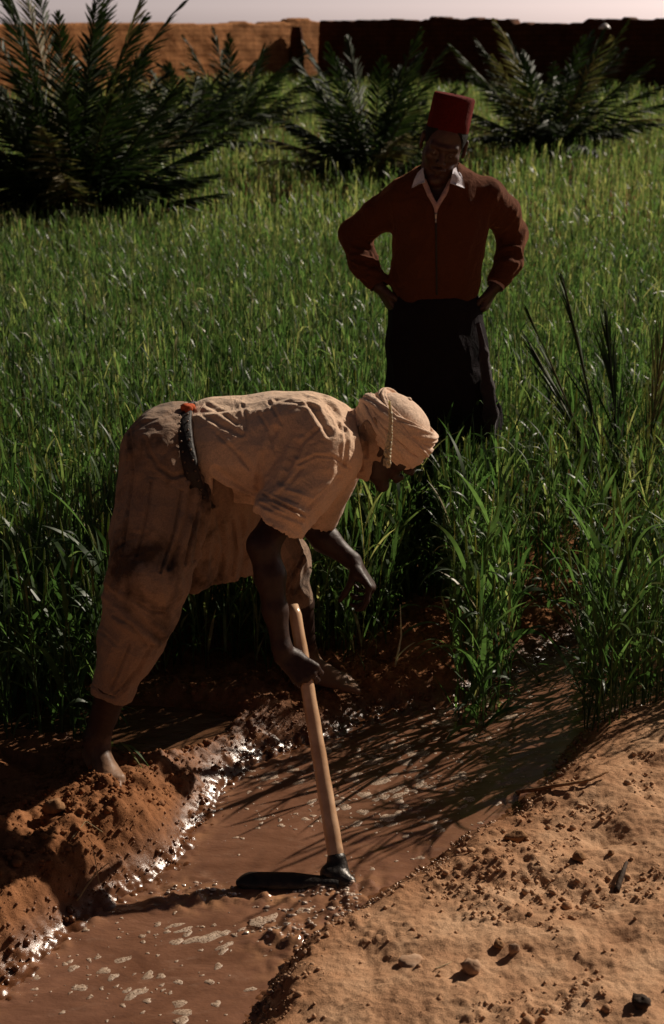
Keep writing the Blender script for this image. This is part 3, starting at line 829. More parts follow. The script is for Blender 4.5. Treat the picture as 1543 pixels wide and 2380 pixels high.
B2 = grow(27000, 6.0, 12, 1.0, lambda y: .38 * y + 1.4); wheat_batch(wf, B2, hgt_of(B2), 4, 3, 2, .0125, .0050, lr=(.14, .30))
wo = wf.build('wheat_field', M_wheat)
tag(wo, 'dense green wheat filling the field behind the two men', 'wheat', kind='stuff')
wf = MB()
B3 = grow(60000, 12, 42, 1.1, lambda y: .36 * y + 2.0); wheat_batch(wf, B3, hgt_of(B3) * 1.05, 3, 2, 1, .018, .009, False, .62, lr=(.12, .30))
tag(wf.build('distant_wheat', M_wheat), 'paler distant wheat reaching back to the mud walls', 'wheat', kind='stuff')

# the front row: plants one can tell apart, each its own thing
def plant_variant(h, nl, ear, seed, wide=1.0):
    r = np.random.default_rng(seed); out = []
    one = lambda v: np.array([v], float)
    V, Q, T, P = ribbons(np.zeros((1, 3)), one(r.uniform(0, 6.28)), one(h), one(abs(r.normal(0, .06))), one(r.normal(.04, .14)), one(.0042), 8, one(0), one(.6), 'stalk')
    tv, tq = tube(P[0], np.linspace(.0023, .0014, 9), 6, False); out.append(('stalk', tv, tq, np.full(len(tv), .62)))
    for k in range(nl):
        i = 1 + int((k + r.uniform(.1, .8)) / nl * 7); b = P[0, i][None]
        bd = r.uniform(1.5, 2.6) if r.random() < .4 else r.uniform(.2, .9)
        V, Q, T, _ = ribbons(b, one(r.uniform(0, 6.28)), one(h * r.uniform(.30, .55)), one(r.uniform(.2, .6)), one(bd), one(.013 * wide * r.uniform(.7, 1.3)), 12, one(r.normal(0, .9)),
                             one(np.clip(.42 + .14 * r.normal(), 0, 1)))
        out.append(('leaf', V, Q, T))
    if ear:
        d = P[0, -1] - P[0, -2]; d /= np.linalg.norm(d)
        V, Q, T = spindles(P[0, -1:], d[None], one(r.uniform(.06, .085)), one(.0045), 17, one(.80), 6); out.append(('ear', V, Q, T))
    return [(n, mesh_data('wheat_' + n, v, q, M_wheat, True, {'tone': t})) for n, v, q, t in out]
variants = [plant_variant(.5, 4 + i % 3, i % 5 != 0, 100 + i, 1 + .15 * (i % 3)) for i in range(12)]
def put_plant(x, y, z, var, sc, rz, label, group=None):
    e = empty('wheat_plant', (x, y, z), label, 'wheat plant', group); e.scale = (sc, sc, sc); e.rotation_euler = (0, 0, rz)
    for n, me in var:
        c = bpy.data.objects.new(n, me); COL.objects.link(c); c.parent = e
    return e
for i, b in enumerate(B[front]):
    put_plant(b[0], b[1], b[2], variants[i % 12], float(H_[front][i] / .5) * rng.uniform(.9, 1.1), rng.uniform(0, 6.28),
              'green wheat plant in the front row of the stand', 'wheat plants in the front row of the stand')
big = [plant_variant(.62, 6, True, 300 + i, 1.9) for i in range(5)]
for i, (px, py) in enumerate([(1100, 1630), (1125, 1622), (1150, 1612), (1178, 1602), (1090, 1590), (1135, 1590), (1345, 1655), (1365, 1668), (1395, 1660), (1430, 1655),
                              (1465, 1640), (1380, 1600), (1420, 1590), (1500, 1620), (1450, 1580), (1355, 1560), (1115, 1560), (1180, 1540), (1400, 1530), (1490, 1560),
                              (1350, 1490), (1480, 1500), (1520, 1590)]):
    p = on_ground(px, py)
    put_plant(p[0], p[1], max(p[2], WZ) - .01, big[i % 5], rng.uniform(.62, .98), rng.uniform(0, 6.28),
              'tall broad-leaved wheat plant beside the channel at right', 'tall wheat plants beside the channel')

# ------------------------------------------------------------------ date palms
def frond(mb, base, az, L, tilt, bend, seed, lw=.028, ll=.42, dens=46, tone=.5, close=1.0, rach=.012):
    r = np.random.default_rng(seed)
    one = lambda v: np.array([v], float)
    V, Q, T, P = ribbons(np.array(base)[None], one(az), one(L), one(tilt), one(bend), one(.02), 24, one(0), one(tone), 'stalk', 1.4)
    P = P[0]; tv, tq = tube(P, np.linspace(rach, .003, len(P)), 5, False); mb.add(tv, tq, np.full(len(tv), min(1, tone + .3)))
    t = np.linspace(.10, .995, dens); x = t * 24; i = np.clip(x.astype(int), 0, 23); fr = (x - i)[:, None]
    C = P[i] * (1 - fr) + P[i + 1] * fr; D = P[i + 1] - P[i]; D /= np.linalg.norm(D, axis=1)[:, None]
    sd_ = np.array([-math.sin(az), math.cos(az), 0.]); N = np.cross(sd_, D)
    for s in (-1, 1):
        ang = np.interp(t, [0, .5, 1], [1.15, .85, .35]) * close + r.normal(0, .10, dens)
        vv = np.interp(t, [0, 1], [.55, .35]) + r.normal(0, .18, dens)
        d0 = np.cos(ang)[:, None] * D + np.sin(ang)[:, None] * (s * sd_[None] * np.cos(vv)[:, None] - N * np.sin(vv)[:, None] * -1)
        d0 /= np.linalg.norm(d0, axis=1)[:, None]
        ln = ll * np.sin(np.clip(.18 + t * .80, 0, 1) * PI) ** .6 * r.uniform(.85, 1.1, dens)
        S_ = 4; tt = np.linspace(0, 1, S_ + 1)
        Pt = C[:, None] + d0[:, None] * (ln[:, None] * tt)[..., None]
        Pt[..., 2] -= (.10 * ln[:, None] * tt ** 2)
        wv = np.cross(d0, N); wv /= np.linalg.norm(wv, axis=1)[:, None]
        tw = r.uniform(-.9, .9, dens)[:, None]; wv = wv * np.cos(tw) + np.cross(d0, wv) * np.sin(tw)
        pw = np.array([.45, .9, 1, .7, .04])
        o = wv[:, None] * (lw * .5 * pw)[None, :, None]
        VV = np.stack([Pt - o, Pt + o], 2).reshape(-1, 3)
        k = np.arange(S_); qq = np.stack([2*k, 2*k+1, 2*k+3, 2*k+2], -1)
        QQ = (qq[None] + 2 * (S_ + 1) * np.arange(dens)[:, None, None]).reshape(-1, 4)
        mb.add(VV, QQ, np.repeat(np.clip(tone + r.normal(0, .12, dens), 0, 1), 2 * (S_ + 1)))

def palm(px, py, wh, label, spec, seed, name='date_palm', trunk=(.16, .35), lw=.028, ll=.42, dens=46, dens_scale=1, **kw):
    """spec: list of (azimuth deg, length, tilt deg, bend deg)"""
    p = atz(px, py, .5)
    for _ in range(30):
        b = base_height(np.array([[p[0], p[1]]]))[0][0]; p = .5 * p + .5 * atz(px, py, b + wh)
    b = base_height(np.array([[p[0], p[1]]]))[0][0]
    e = empty(name, (p[0], p[1], b), label, 'palm')
    tw, th = trunk
    P = np.array([[p[0], p[1], b - .05 + (th + .05) * t] for t in np.linspace(0, 1, 9)])
    tv, tq = tube(P, tw * np.array([1, 1.15, .95, 1.1, .9, 1.05, .85, .8, .5]), 14)
    obj('trunk', tv, tq, M_bark, e)
    r = np.random.default_rng(seed)
    for (az, L, ti, be) in spec:
        mb = MB(); a = math.radians(az)
        frond(mb, (p[0] + .08 * math.cos(a), p[1] + .08 * math.sin(a), b + th * .75), a, L, math.radians(ti), math.radians(be), int(r.integers(1e6)), lw, ll, dens,
              float(.97 if r.random() < .09 else np.clip(r.normal(.45, .13), .1, .8)), **kw)
        mb.build('frond', M_palm, e)
    return e
def rosette(n, L0, seed, t0=6, t1=78, b0=10, b1=45, L1=None):
    r = np.random.default_rng(seed); out = []
    for i in range(n):
        f = (i + .5) / n; out.append(((i * 137.5 + r.uniform(-14, 14)) % 360, (L0 + ((L1 or L0 * .8) - L0) * f) * r.uniform(.85, 1.12), t0 + (t1 - t0) * f ** .9 + r.uniform(-6, 6), b0 + (b1 - b0) * r.random()))
    return out
palm(172, 478, .42, 'big bushy date palm at the left edge of the field', rosette(54, 2.35, 1, 2, 62, 8, 34, 1.15) + [(0, 1.35, 66, 10), (15, 1.4, 55, 15), (-10, 1.4, 74, 8), (180, 1.6, 40, 15), (170, 1.8, 22, 12), (185, 1.9, 55, 15)], 11, lw=.020, ll=.36, dens=72)
palm(545, 292, .45, 'small date palm behind the big left one, before the sunlit wall', rosette(26, 1.6, 2, 5, 75, 10, 45, 1.9), 12, lw=.024, ll=.34, dens=50)
palm(420, 330, .45, 'low date palm half hidden behind the big left palm', rosette(20, 1.3, 9, 5, 75, 10, 45, 1.8), 15, lw=.024, ll=.36, dens=50)
palm(862, 388, .42, 'date palm with spreading fronds left of the man in the fez', rosette(36, 1.72, 3, 4, 74, 8, 38, 1.15), 13, lw=.021, ll=.33, dens=60)
palm(1275, 335, .42, 'wide dark date palm right of the man in the fez', rosette(38, 1.72, 4, 10, 74, 8, 34, 1.75), 14, lw=.023, ll=.34, dens=56)
palm(1470, 1235, .05, 'young spiky palm shoot standing in the wheat at the right edge',
     [(150, .98, 14, 4), (165, .9, 22, 5), (140, .8, 30, 8), (60, .85, 10, 6), (20, .9, 18, 8), (110, .8, 14, 4), (0, .8, 30, 10)], 16,
     trunk=(.035, .10), lw=.008, ll=.30, dens=26, close=.20, rach=.006)

# ------------------------------------------------------------------ mud walls
def wall_mat(name, c1, c2, c3):
    m, nt, b, out = newmat(name)
    br = nt.nodes.new('ShaderNodeTexBrick'); uv = nt.nodes.new('ShaderNodeTexCoord')
    mp = nt.nodes.new('ShaderNodeMapping'); mp.inputs['Rotation'].default_value = (PI / 2, 0, 0)
    nt.links.new(uv.outputs['Object'], mp.inputs['Vector']); nt.links.new(mp.outputs[0], br.inputs['Vector'])
    br.inputs['Scale'].default_value = 1; br.inputs['Brick Width'].default_value = .34; br.inputs['Row Height'].default_value = .115
    br.inputs['Mortar Size'].default_value = .012; br.inputs['Mortar Smooth'].default_value = .4
    br.inputs['Color1'].default_value = (*c1, 1); br.inputs['Color2'].default_value = (*c2, 1); br.inputs['Mortar'].default_value = (*c3, 1)
    n = noise_n(nt, 2.5, 8, .7); r = ramp(nt, n.outputs[0], [(.3, (.6, .6, .6)), (.7, (1.2, 1.2, 1.2))])
    col = mix(nt, 1.0, br.outputs[0], r.outputs[0], 'MULTIPLY'); nt.links.new(col, b.inputs['Base Color'])
    b.inputs['Roughness'].default_value = .95; b.inputs['Specular IOR Level'].default_value = .1
    p = bump(nt, b, br.outputs['Fac'], -.8, .02); bump(nt, b, n.outputs[0], .6, .05, p)
    return m
M_wall = wall_mat('mudbrick_painted_sun', (.50, .225, .09), (.42, .18, .07), (.33, .145, .06))  # mudbrick with the sunlight painted in as brighter orange
M_wall2 = wall_mat('mudbrick_painted_shade', (.10, .035, .014), (.08, .028, .012), (.05, .02, .01))  # the same brick, its shade painted in as much darker colours
def wall(name, A, B, top, thick, mat, label, seed, steps=()):
    """A, B ends on plan, top(u) height; courses stand a little proud of each other"""
    A = np.array(A, float); B = np.array(B, float); L = np.linalg.norm(B - A); T = (B - A) / L; Nn = np.array([T[1], -T[0]])
    if Nn @ (-A) < 0: Nn = -Nn
    e_ang = math.atan2(T[1], T[0])
    nu, nv = int(L / .09), 46
    u = np.linspace(0, L, nu); z0 = .2
    r = np.random.default_rng(seed)
    tops = np.array([top(x / L) for x in u]) + .05 * fbm(np.column_stack([u * 1.3, u * 0 + seed, u * 0]), 4) + .02 * np.round(r.random(nu) * 2) * (r.random(nu) < .4)
    U, K = np.meshgrid(u, np.arange(nv), indexing='ij'); Zr = K / (nv - 1); Z = z0 + Zr * (tops[:, None] - z0)
    row = np.floor(Z / .115); off = .016 * fbm(np.stack([U * 1.7, row * 3.3, U * 0], -1), 2) + .03 * fbm(np.stack([U, Z, U * 0 + 4], -1), 4) + .005 * np.sin(Z / .115 * 2 * PI)
    fr = np.stack([U, -thick / 2 - off - .10 * (1 - Zr), Z], -1); bk = np.stack([U, thick / 2 + off * 0 + .10 * (1 - Zr), Z], -1)
    V = np.concatenate([fr.reshape(-1, 3), bk.reshape(-1, 3)]); n = nu * nv
    I = np.arange(n).reshape(nu, nv)
    q1 = np.stack([I[:-1, :-1], I[1:, :-1], I[1:, 1:], I[:-1, 1:]], -1).reshape(-1, 4)
    q2 = q1[:, ::-1] + n
    tp = np.stack([I[:-1, -1], I[1:, -1], I[1:, -1] + n, I[:-1, -1] + n], -1)
    e1 = np.stack([I[0, :-1], I[0, 1:], I[0, 1:] + n, I[0, :-1] + n], -1); e2 = np.stack([I[-1, 1:], I[-1, :-1], I[-1, :-1] + n, I[-1, 1:] + n], -1)
    me = mesh_data(name, V, np.concatenate([q1, q2, tp, e1, e2]), mat, False)
    o = bpy.data.objects.new(name, me); COL.objects.link(o)
    flip = 1 if (Nn @ np.array([math.sin(e_ang), -math.cos(e_ang)])) > 0 else -1
    o.location = (A[0], A[1], 0); o.rotation_euler = (0, 0, e_ang)
    return tag(o, label, 'wall')
cX = -.43
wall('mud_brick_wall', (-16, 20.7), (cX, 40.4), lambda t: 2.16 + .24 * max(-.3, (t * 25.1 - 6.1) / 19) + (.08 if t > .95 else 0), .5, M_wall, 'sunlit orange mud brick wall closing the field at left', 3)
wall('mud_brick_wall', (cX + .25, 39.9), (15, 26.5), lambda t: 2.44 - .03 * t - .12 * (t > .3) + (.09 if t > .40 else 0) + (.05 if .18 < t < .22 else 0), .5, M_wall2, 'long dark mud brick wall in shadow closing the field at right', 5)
bp = at(690, 180, 39.0)
bv, bq = tube([[bp[0], bp[1], z] for z in (0.3, 1.0, 1.6, 2.1, 2.3)], [.22, .2, .19, .17, .12], 8)
tag(obj('buttress', bv, bq, M_wall2, origin=(bp[0], bp[1], .3), smooth=False), 'dark mud pillar standing against the end of the sunlit wall', 'pillar')
lp = at(1405, 66, 31.5)  # small white dome set against the dark wall
lv = MB(); th = np.linspace(0, 2 * PI, 16, endpoint=False)
prof = [(.02, .10), (.05, .09), (.10, .04), (.13, 0), (.12, -.01)]
V = np.array([[r * math.cos(a), r * math.sin(a), z] for r, z in prof for a in th]) + lp
I = np.arange(80).reshape(5, 16); qq = np.stack([I[:-1], np.roll(I, -1, 1)[:-1], np.roll(I, -1, 1)[1:], I[1:]], -1).reshape(-1, 4)
lo = tag(obj('white_dome', V, qq, M_white_dome, origin=lp), 'small white dome high on the dark wall', 'lamp')
tube_obj('bracket', [lp + np.array([0, 0, .10]), lp + np.array([.0, .25, .16]), lp + np.array([0, .9, .16])], .012, M_dark, lo, n=6)

# ------------------------------------------------------------------ stones, twigs and straws on the banks
def rock(name, px, py, size, mat, label, cat, seed, flat=1.0, lift=0):
    p = on_ground(px, py); r = np.random.default_rng(seed)
    n1, n2 = 14, 9; V = []
    for i in range(n2):
        ph = PI * i / (n2 - 1)
        for j in range(n1):
            t = 2 * PI * j / n1; V.append((math.sin(ph) * math.cos(t), math.sin(ph) * math.sin(t), math.cos(ph)))
    V = np.array(V); nn = 1 + .42 * noise3(V * 1.1 + seed) + .18 * noise3(V * 3 + seed)
    V = np.round(V * nn[:, None] * 3.2 + noise3(V * 2 + seed)[:, None] * .2, 0) / 3.2 * .5 + V * nn[:, None] * .5
    V = V * np.array(size) * .82 / 2; V[:, 2] *= flat; V += p + np.array([0, 0, size[2] * .28 + lift])
    I = np.arange(n1 * n2).reshape(n2, n1); q = np.stack([I[:-1], I[1:], np.roll(I, -1, 1)[1:], np.roll(I, -1, 1)[:-1]], -1).reshape(-1, 4)
    return tag(obj(name, V, q, mat, origin=p), label, cat)
rock('stone', 1095, 2262, (.050, .045, .050), M_stone, 'angular upright stone casting a long shadow on the near sand', 'stone', 4)
rock('flat_stone', 957, 2240, (.075, .062, .012), M_stone, 'flat pale stone lying flush in the near sand', 'stone', 6)
rock('stone', 1195, 2215, (.032, .026, .034), M_stone, 'small whitish stone in the hollow right of the angular stone', 'stone', 9)
rock('soil_clod', 1345, 1998, (.042, .036, .030), M_clod, 'rounded brown clod sitting on the near bank', 'clod', 12)
rock('stone', 1490, 2335, (.050, .050, .030), M_dark, 'dark stone near the lower right corner', 'stone', 15)
rock('soil_clod', 1200, 1950, (.075, .05, .034), M_clod, 'large flat-topped clod at the edge of the near bank', 'clod', 18)
rock('soil_clod', 1160, 2200, (.03, .03, .02), M_clod, 'small clod left of the whitish stone', 'clod', 20)
rock('stone', 1420, 1985, (.02, .02, .016), M_clod, 'tiny pebble right of the rounded brown clod', 'stone', 22)
rock('soil_clod', 125, 1885, (.07, .05, .045), M_clod, 'knobbly clod on the far bank below the left foot', 'clod', 25)
def twig(name, pts, r, mat, label, cat='twig', parent=None):
    P = np.array([on_ground(px, py) + np.array([0, 0, z]) for px, py, z in pts])
    m = len(P); t = np.linspace(0, m - 1, m * 5); Q = np.array([[np.interp(a, np.arange(m), P[:, k]) for k in range(3)] for a in t])
    Q += .0015 * np.stack([noise3(Q * 60 + k * 9) for k in range(3)], 1)
    V, Fq = tube(Q, np.linspace(r, r * .5, len(Q)), 7)
    o = obj(name, V, Fq, mat, origin=P[0], attrs={'tone': np.full(len(V), .6)})
    return tag(o, label, cat)
twig('stick', [(1190, 1848, .006), (1290, 1835, .010), (1370, 1822, .012), (1412, 1808, .02)], .006, M_clod, 'crooked mud-caked stick half sunk in the near bank', 'stick')
twig('dead_leaf', [(1432, 2075, .004), (1447, 2040, .02), (1455, 2015, .012)], .008, M_dark, 'curled dark leaf lying on the near sand', 'leaf')
twig('straw', [(180, 2110, .02), (225, 2070, .05), (255, 2055, .06)], .0022, M_straw, 'dry forked straw sticking out of the far bank', 'straw')
twig('straw', [(232, 2080, .03), (218, 2040, .10)], .0016, M_straw, 'short upright straw beside the forked straw on the far bank', 'straw')
twig('straw', [(165, 1960, .01), (200, 1925, .02), (240, 1958, .03)], .0014, M_straw, 'thin bent straw on the clods below the left foot', 'straw')
twig('straw', [(560, 2190, .012), (540, 2140, .02)], .001, M_straw, 'short straw floating in front of the hoe blade', 'straw') if False else None
twig('straw', [(1265, 2262, .003), (1330, 2248, .004)], .0015, M_straw, 'pale straw lying beside the flat stone', 'straw') if False else None
twig('straw', [(1010, 2255, .003), (1050, 2240, .004)], .0014, M_straw, 'pale straw lying right of the flat stone', 'straw')
twig('straw', [(1270, 2060, .003), (1370, 2030, .005)], .0014, M_straw, 'long straw lying across the near sand', 'straw')
a_, b_ = at(1165, 1475, 4.15), atz(1262, 1590, WZ - .02)
V, Fq = tube(np.array([a_ + (b_ - a_) * t for t in np.linspace(0, 1, 8)]), [.004 + .0012 * (i % 3 == 0) for i in range(8)], 7)
tag(obj('reed_stalk', V, Fq, M_wheat, origin=b_, attrs={'tone': np.full(len(V), .8)}), 'bent reed stalk leaning down into the channel water', 'reed')
a_, b_ = on_ground(918, 1550), None; top_ = at(930, 1405, a_[1]); m_ = a_ * .5 + top_ * .5 + np.array([.012, 0, 0])
V, Fq = tube(np.array([a_, a_ * .7 + m_ * .3, m_, top_]), [.0035, .0035, .003, .0015], 7)
ds = tag(obj('dry_stalk', V, Fq, M_straw, origin=a_, attrs={'tone': np.full(len(V), 1.0)}), 'bleached dry stalk standing on the bare soil beyond the foot', 'stalk')
one = lambda v: np.array([v], float)
V, Q, T, _ = ribbons((m_)[None], one(.3), one(.16), one(.9), one(1.6), one(.012), 10, one(.8), one(.6)); obj('leaf', V, Q, M_wheat, ds, attrs={'tone': T * 0 + .5})
V, Q, T, _ = ribbons((a_ * .7 + m_ * .3)[None], one(.2), one(.08), one(.7), one(.5), one(.008), 8, one(.5), one(.6)); obj('leaf', V, Q, M_straw, ds, attrs={'tone': T * 0 + 1})
# fallen green blades on the bank
for i, (x0, y0, x1, y1, lab) in enumerate([(700, 1585, 805, 1556, 'fallen green blade lying across the forward foot'), (265, 1745, 345, 1790, 'fallen green blade on the bank right of the near leg'),
                                           (255, 1735, 330, 1795, 'thin pale blade fallen beside the near leg'), (560, 1500, 600, 1540, 'short green blade on the soil under the belly')]):
    p0, p1 = on_ground(x0, y0), on_ground(x1, y1); n = 10; t = np.linspace(0, 1, n)[:, None]
    C = p0 + (p1 - p0) * t + np.array([0, 0, 1.]) * (.012 + .03 * np.sin(t * PI)); sv = np.cross(p1 - p0, [0, 0, 1.]); sv /= np.linalg.norm(sv)
    wv = .006 * np.sin(np.clip(t * 1.0 + .06, 0, 1) * PI) ** .6
    V = np.stack([C - sv * wv, C + sv * wv + np.array([0, 0, .003])], 1).reshape(-1, 3); k = np.arange(n - 1)
    tag(obj('fallen_leaf', V, np.stack([2*k, 2*k+1, 2*k+3, 2*k+2], -1), M_wheat, origin=p0, attrs={'tone': np.full(len(V), .5 + .15 * (i == 2) * 2)}), lab, 'blade')
# ------------------------------------------------------------------ people
def unit(v): v = np.array(v, float); return v / np.linalg.norm(v)
def ortho(a, b):                      # b made perpendicular to a
    a = unit(a); b = np.array(b, float); return unit(b - (b @ a) * a)

def hand(S, wrist, D, N, T, curl, thumb, s=1.0, splay=.05):
    """D towards the fingers, N out of the back of the hand, T towards the thumb side"""
    D = unit(D); T = ortho(D, T); N0 = np.cross(D, T); N = N0 if N0 @ np.array(N, float) > 0 else -N0
    w = np.array(wrist, float)
    kn = [D * .088 + T * .029, D * .093 + T * .009, D * .087 - T * .012, D * .077 - T * .031]
    for q, r in zip(kn, (.0115, .012, .0115, .0105)):
        S.cone(w + T * (q @ T) * .45 / 1, w + q * s, .0145 * s, r * s, .010)
    S.ell(w + (D * .035 + T * .022 - N * .008) * s, [D, T, N], np.array([.028, .016, .014]) * s, .010)
    segs = [(.042, .025, .020), (.046, .029, .021), (.042, .027, .020), (.033, .021, .018)]
    rad = [(.0092, .0086, .0080, .0068), (.0095, .0088, .0082, .0070), (.0090, .0084, .0078, .0066), (.0080, .0073, .0068, .0058)]
    for i in range(4):
        p = w + kn[i] * s; a = 0.0; side = T * (1.5 - i) * splay
        for j in range(3):
            a += math.radians(curl[i][j]); d = unit(D * math.cos(a) - N * math.sin(a) + side * (j == 0))
            q = p + d * segs[i][j] * s; S.cone(p, q, rad[i][j] * s, rad[i][j + 1] * s, .0025 if j else .004); p = q
    b = w + (D * .018 + T * .020 - N * .004) * s
    pts = [b]
    for (cd_, ct, cn), L in zip(thumb, (.046, .034, .028)): pts.append(pts[-1] + unit(D * cd_ + T * ct + N * cn) * L * s)
    for j, (r1, r2) in enumerate([(.0150, .0115), (.0112, .0100), (.0100, .0078)]): S.cone(pts[j], pts[j + 1], r1 * s, r2 * s, .006 if j == 0 else .003)

def foot(S, ankle, Hd, zg, s=1.0, toes=True):
    Hd = unit([Hd[0], Hd[1], 0]); R = np.array([Hd[1], -Hd[0], 0]); a = np.array(ankle, float)
    g = np.array([a[0], a[1], zg]); Z = np.array([0, 0, 1.])
    S.ell(g - Hd * .035 * s + Z * .028, [Hd, R, Z], (.036 * s, .029 * s, .030), .015)
    S.cone(a, g - Hd * .01 + Z * .05, .036 * s, .034 * s, .02)
    S.cone(g + Hd * .02 + Z * .052, g + Hd * .125 * s + Z * .022, .032 * s, .020 * s, .02)
    S.cone(g - Hd * .02 + R * .012 + Z * .020, g + Hd * .13 * s + R * .026 * s + Z * .017, .022, .017, .02)
    S.cone(g - Hd * .02 - R * .012 + Z * .020, g + Hd * .13 * s - R * .026 * s + Z * .017, .022, .016, .02)
    if toes:
        for i, (o, L, r) in enumerate([(.036, .058, .0125), (.016, .052, .0095), (.0, .046, .009), (-.015, .038, .0085), (-.030, .028, .008)]):
            b = g + Hd * (.135 * s - .004 * i) + R * o * s + Z * .016
            S.cone(b, b + Hd * L * .6 * s + Z * -.001, r, r * .95, .003); S.cone(b + Hd * L * .6 * s, b + Hd * L * s - Z * .005, r * .95, r * .8, .002)

def head(S, c, Fd, U, s=1.0):
    Fd = unit(Fd); U = ortho(Fd, U); R = np.cross(Fd, U); c = np.array(c, float)
    B = [Fd, R, U]; P = lambda f, r, u: c + (Fd * f + R * r + U * u) * s
    e = lambda p, rr, k=.012, sub=False: S.ell(p, B, np.array(rr) * s, k, sub)
    e(P(-.012, 0, .035), (.096, .073, .085)); e(P(.028, 0, -.030), (.060, .056, .078), .03)
    for q in (-1, 1):
        S.cone(P(-.010, q * .050, -.045), P(.030, q * .038, -.088), .016 * s, .015 * s, .02)
        S.cone(P(.030, q * .038, -.088), P(.072, q * .010, -.108), .015 * s, .014 * s, .02)
        e(P(.060, q * .044, -.020), (.022, .018, .018), .02)
    e(P(.074, 0, -.106), (.018, .020, .016), .015)
    S.cone(P(.072, -.040, .022), P(.090, -.010, .024), .012 * s, .011 * s, .012); S.cone(P(.072, .040, .022), P(.090, .010, .024), .012 * s, .011 * s, .012)
    for q in (-1, 1):
        e(P(.096, q * .031, .002), (.016, .019, .014), .010, True)
        e(P(.074, q * .031, .000), (.0145, .0165, .0125), .003)
    S.cone(P(.086, 0, .014), P(.109, 0, -.026), .0085 * s, .0115 * s, .008)
    for q in (-1, 1): e(P(.098, q * .012, -.030), (.012, .0085, .008), .005)
    S.cone(P(.084, -.020, -.060), P(.098, 0, -.056), .0065 * s, .0080 * s, .006); S.cone(P(.084, .020, -.060), P(.098, 0, -.056), .0065 * s, .0080 * s, .006)
    S.cone(P(.082, -.018, -.068), P(.094, 0, -.071), .0065 * s, .0085 * s, .006); S.cone(P(.082, .018, -.068), P(.094, 0, -.071), .0065 * s, .0085 * s, .006)
    for q in (-1, 1):
        e(P(-.006, q * .080, .002), (.019, .009, .033), .004); e(P(-.002, q * .088, .004), (.011, .006, .021), .003, True); e(P(-.002, q * .077, -.028), (.010, .007, .010), .004)
    return Fd, R, U, P

def person(V, Q, mat, base, label):
    o = obj('person', V, Q, mat, origin=base); return tag(o, label, 'person')

def torus_band(C, Uv, Vv, Wv, a, b, w, t, n=72):
    """a belt: ring in the plane Uv,Vv (radii a,b), width w along Wv, thickness t"""
    th = np.linspace(0, 2 * PI, n, endpoint=False); prof = [(-.5, 0), (-.42, 1), (.42, 1), (.5, 0)]
    V = []
    for x in th:
        d = Uv * math.cos(x) * a + Vv * math.sin(x) * b; nrm = unit(Uv * math.cos(x) / a + Vv * math.sin(x) / b)
        for pw, pt in prof: V.append(C + d + Wv * pw * w + nrm * pt * t)
    V = np.array(V); m = 4; I = np.arange(n * m).reshape(n, m); J = np.roll(I, -1, 0)
    q = np.stack([I[:, :-1], J[:, :-1], J[:, 1:], I[:, 1:]], -1).reshape(-1, 4)
    q2 = np.stack([I[:, -1], J[:, -1], J[:, 0], I[:, 0]], -1)
    return V, np.vstack([q, q2])

# ================= the man bending over the channel =================
HC = at(900, 1022, 3.76); HF = unit([.76, -.06, -.64]); HU = ortho(HF, [.62, -.03, .78])
base_a = on_ground(400, 1690)
zf1 = gz(*at(222, 1765, 3.47)[:2]); zf2 = gz(*at(740, 1535, 4.12)[:2])
ank1 = at(226, 1735, 3.47); ank1[2] = zf1 + .085; ank2 = at(712, 1522, 4.12); ank2[2] = zf2 + .085
hip1, hip2 = at(392, 1062, 3.74), at(410, 1045, 3.90)
kn1, kn2 = at(345, 1350, 3.50), at(660, 1295, 4.02)
sh1, sh2 = at(748, 1070, 3.67), at(780, 1040, 3.92)
elb1, wr1 = at(611, 1268, 3.48), at(690, 1480, 3.41)
elb2, wr2 = at(700, 1190, 4.0), at(818, 1303, 3.95)
GR = at(706, 1546, 3.42); SH_B = HOE.copy(); SH_T = SH_B + (GR - SH_B) * ((at(677, 1404, 3.5) - SH_B)[2] / (GR - SH_B)[2])
AX = unit(SH_T - SH_B)

S = SDF((-.95, 3.15, -.06), (.42, 4.45, 1.12), .004)
S.loft([at(420, 1045, 3.78), at(560, 1040, 3.78), at(700, 1025, 3.78), at(790, 1030, 3.78)], [(.10, .14), (.095, .14), (.11, .16), (.075, .11)], (0, 0, 1), .03)
nb, nh = at(800, 1020, 3.78), HC - HF * .02 - HU * .04
S.cone(nb, nh, .062, .055, .03)
head(S, HC, HF, HU)
S.chain([hip1, at(365, 1200, 3.62), kn1, at(290, 1500, 3.48), at(262, 1600, 3.47), ank1], [.09, .08, .058, .054, .044, .033], .03)
S.chain([hip2, at(560, 1180, 3.98), kn2, at(690, 1400, 4.07), ank2], [.09, .08, .056, .050, .033], .03)
foot(S, ank1, (.42, -.90), zf1, .95)
foot(S, ank2, atz(857, 1580, .02)[:2] - ank2[:2], zf2, 1.0)
S.chain([sh1, at(672, 1170, 3.55), elb1], [.048, .043, .040], .03)

S.chain([sh2, elb2], [.055, .042], .03)
S.chain([elb2, at(755, 1252, 3.98), wr2], [.042, .040, .0255], .02)
# right hand closed round the hoe handle
Ng = unit([-.25, -.95, .12]); Dg = ortho(Ng, unit(-AX * .75 + np.array([.75, .1, 0])))
Tg = ortho(Dg, AX + np.array([.3, 0, 0]))
Wg = GR + Ng * .031 - Dg * .058
S.chain([elb1, elb1 * .72 + Wg * .28 + np.array([.004, 0, 0]), elb1 * .4 + Wg * .6, Wg - unit(Wg - elb1) * .015, Wg], [.038, .0385, .031, .0235, .021], .02)
hand(S, Wg, Dg, Ng, Tg, [(62, 92, 55), (66, 92, 55), (70, 92, 55), (74, 90, 55)], [(.55, .45, -.65), (.35, -.2, -.9), (.2, -.75, -.5)], .98, .02)
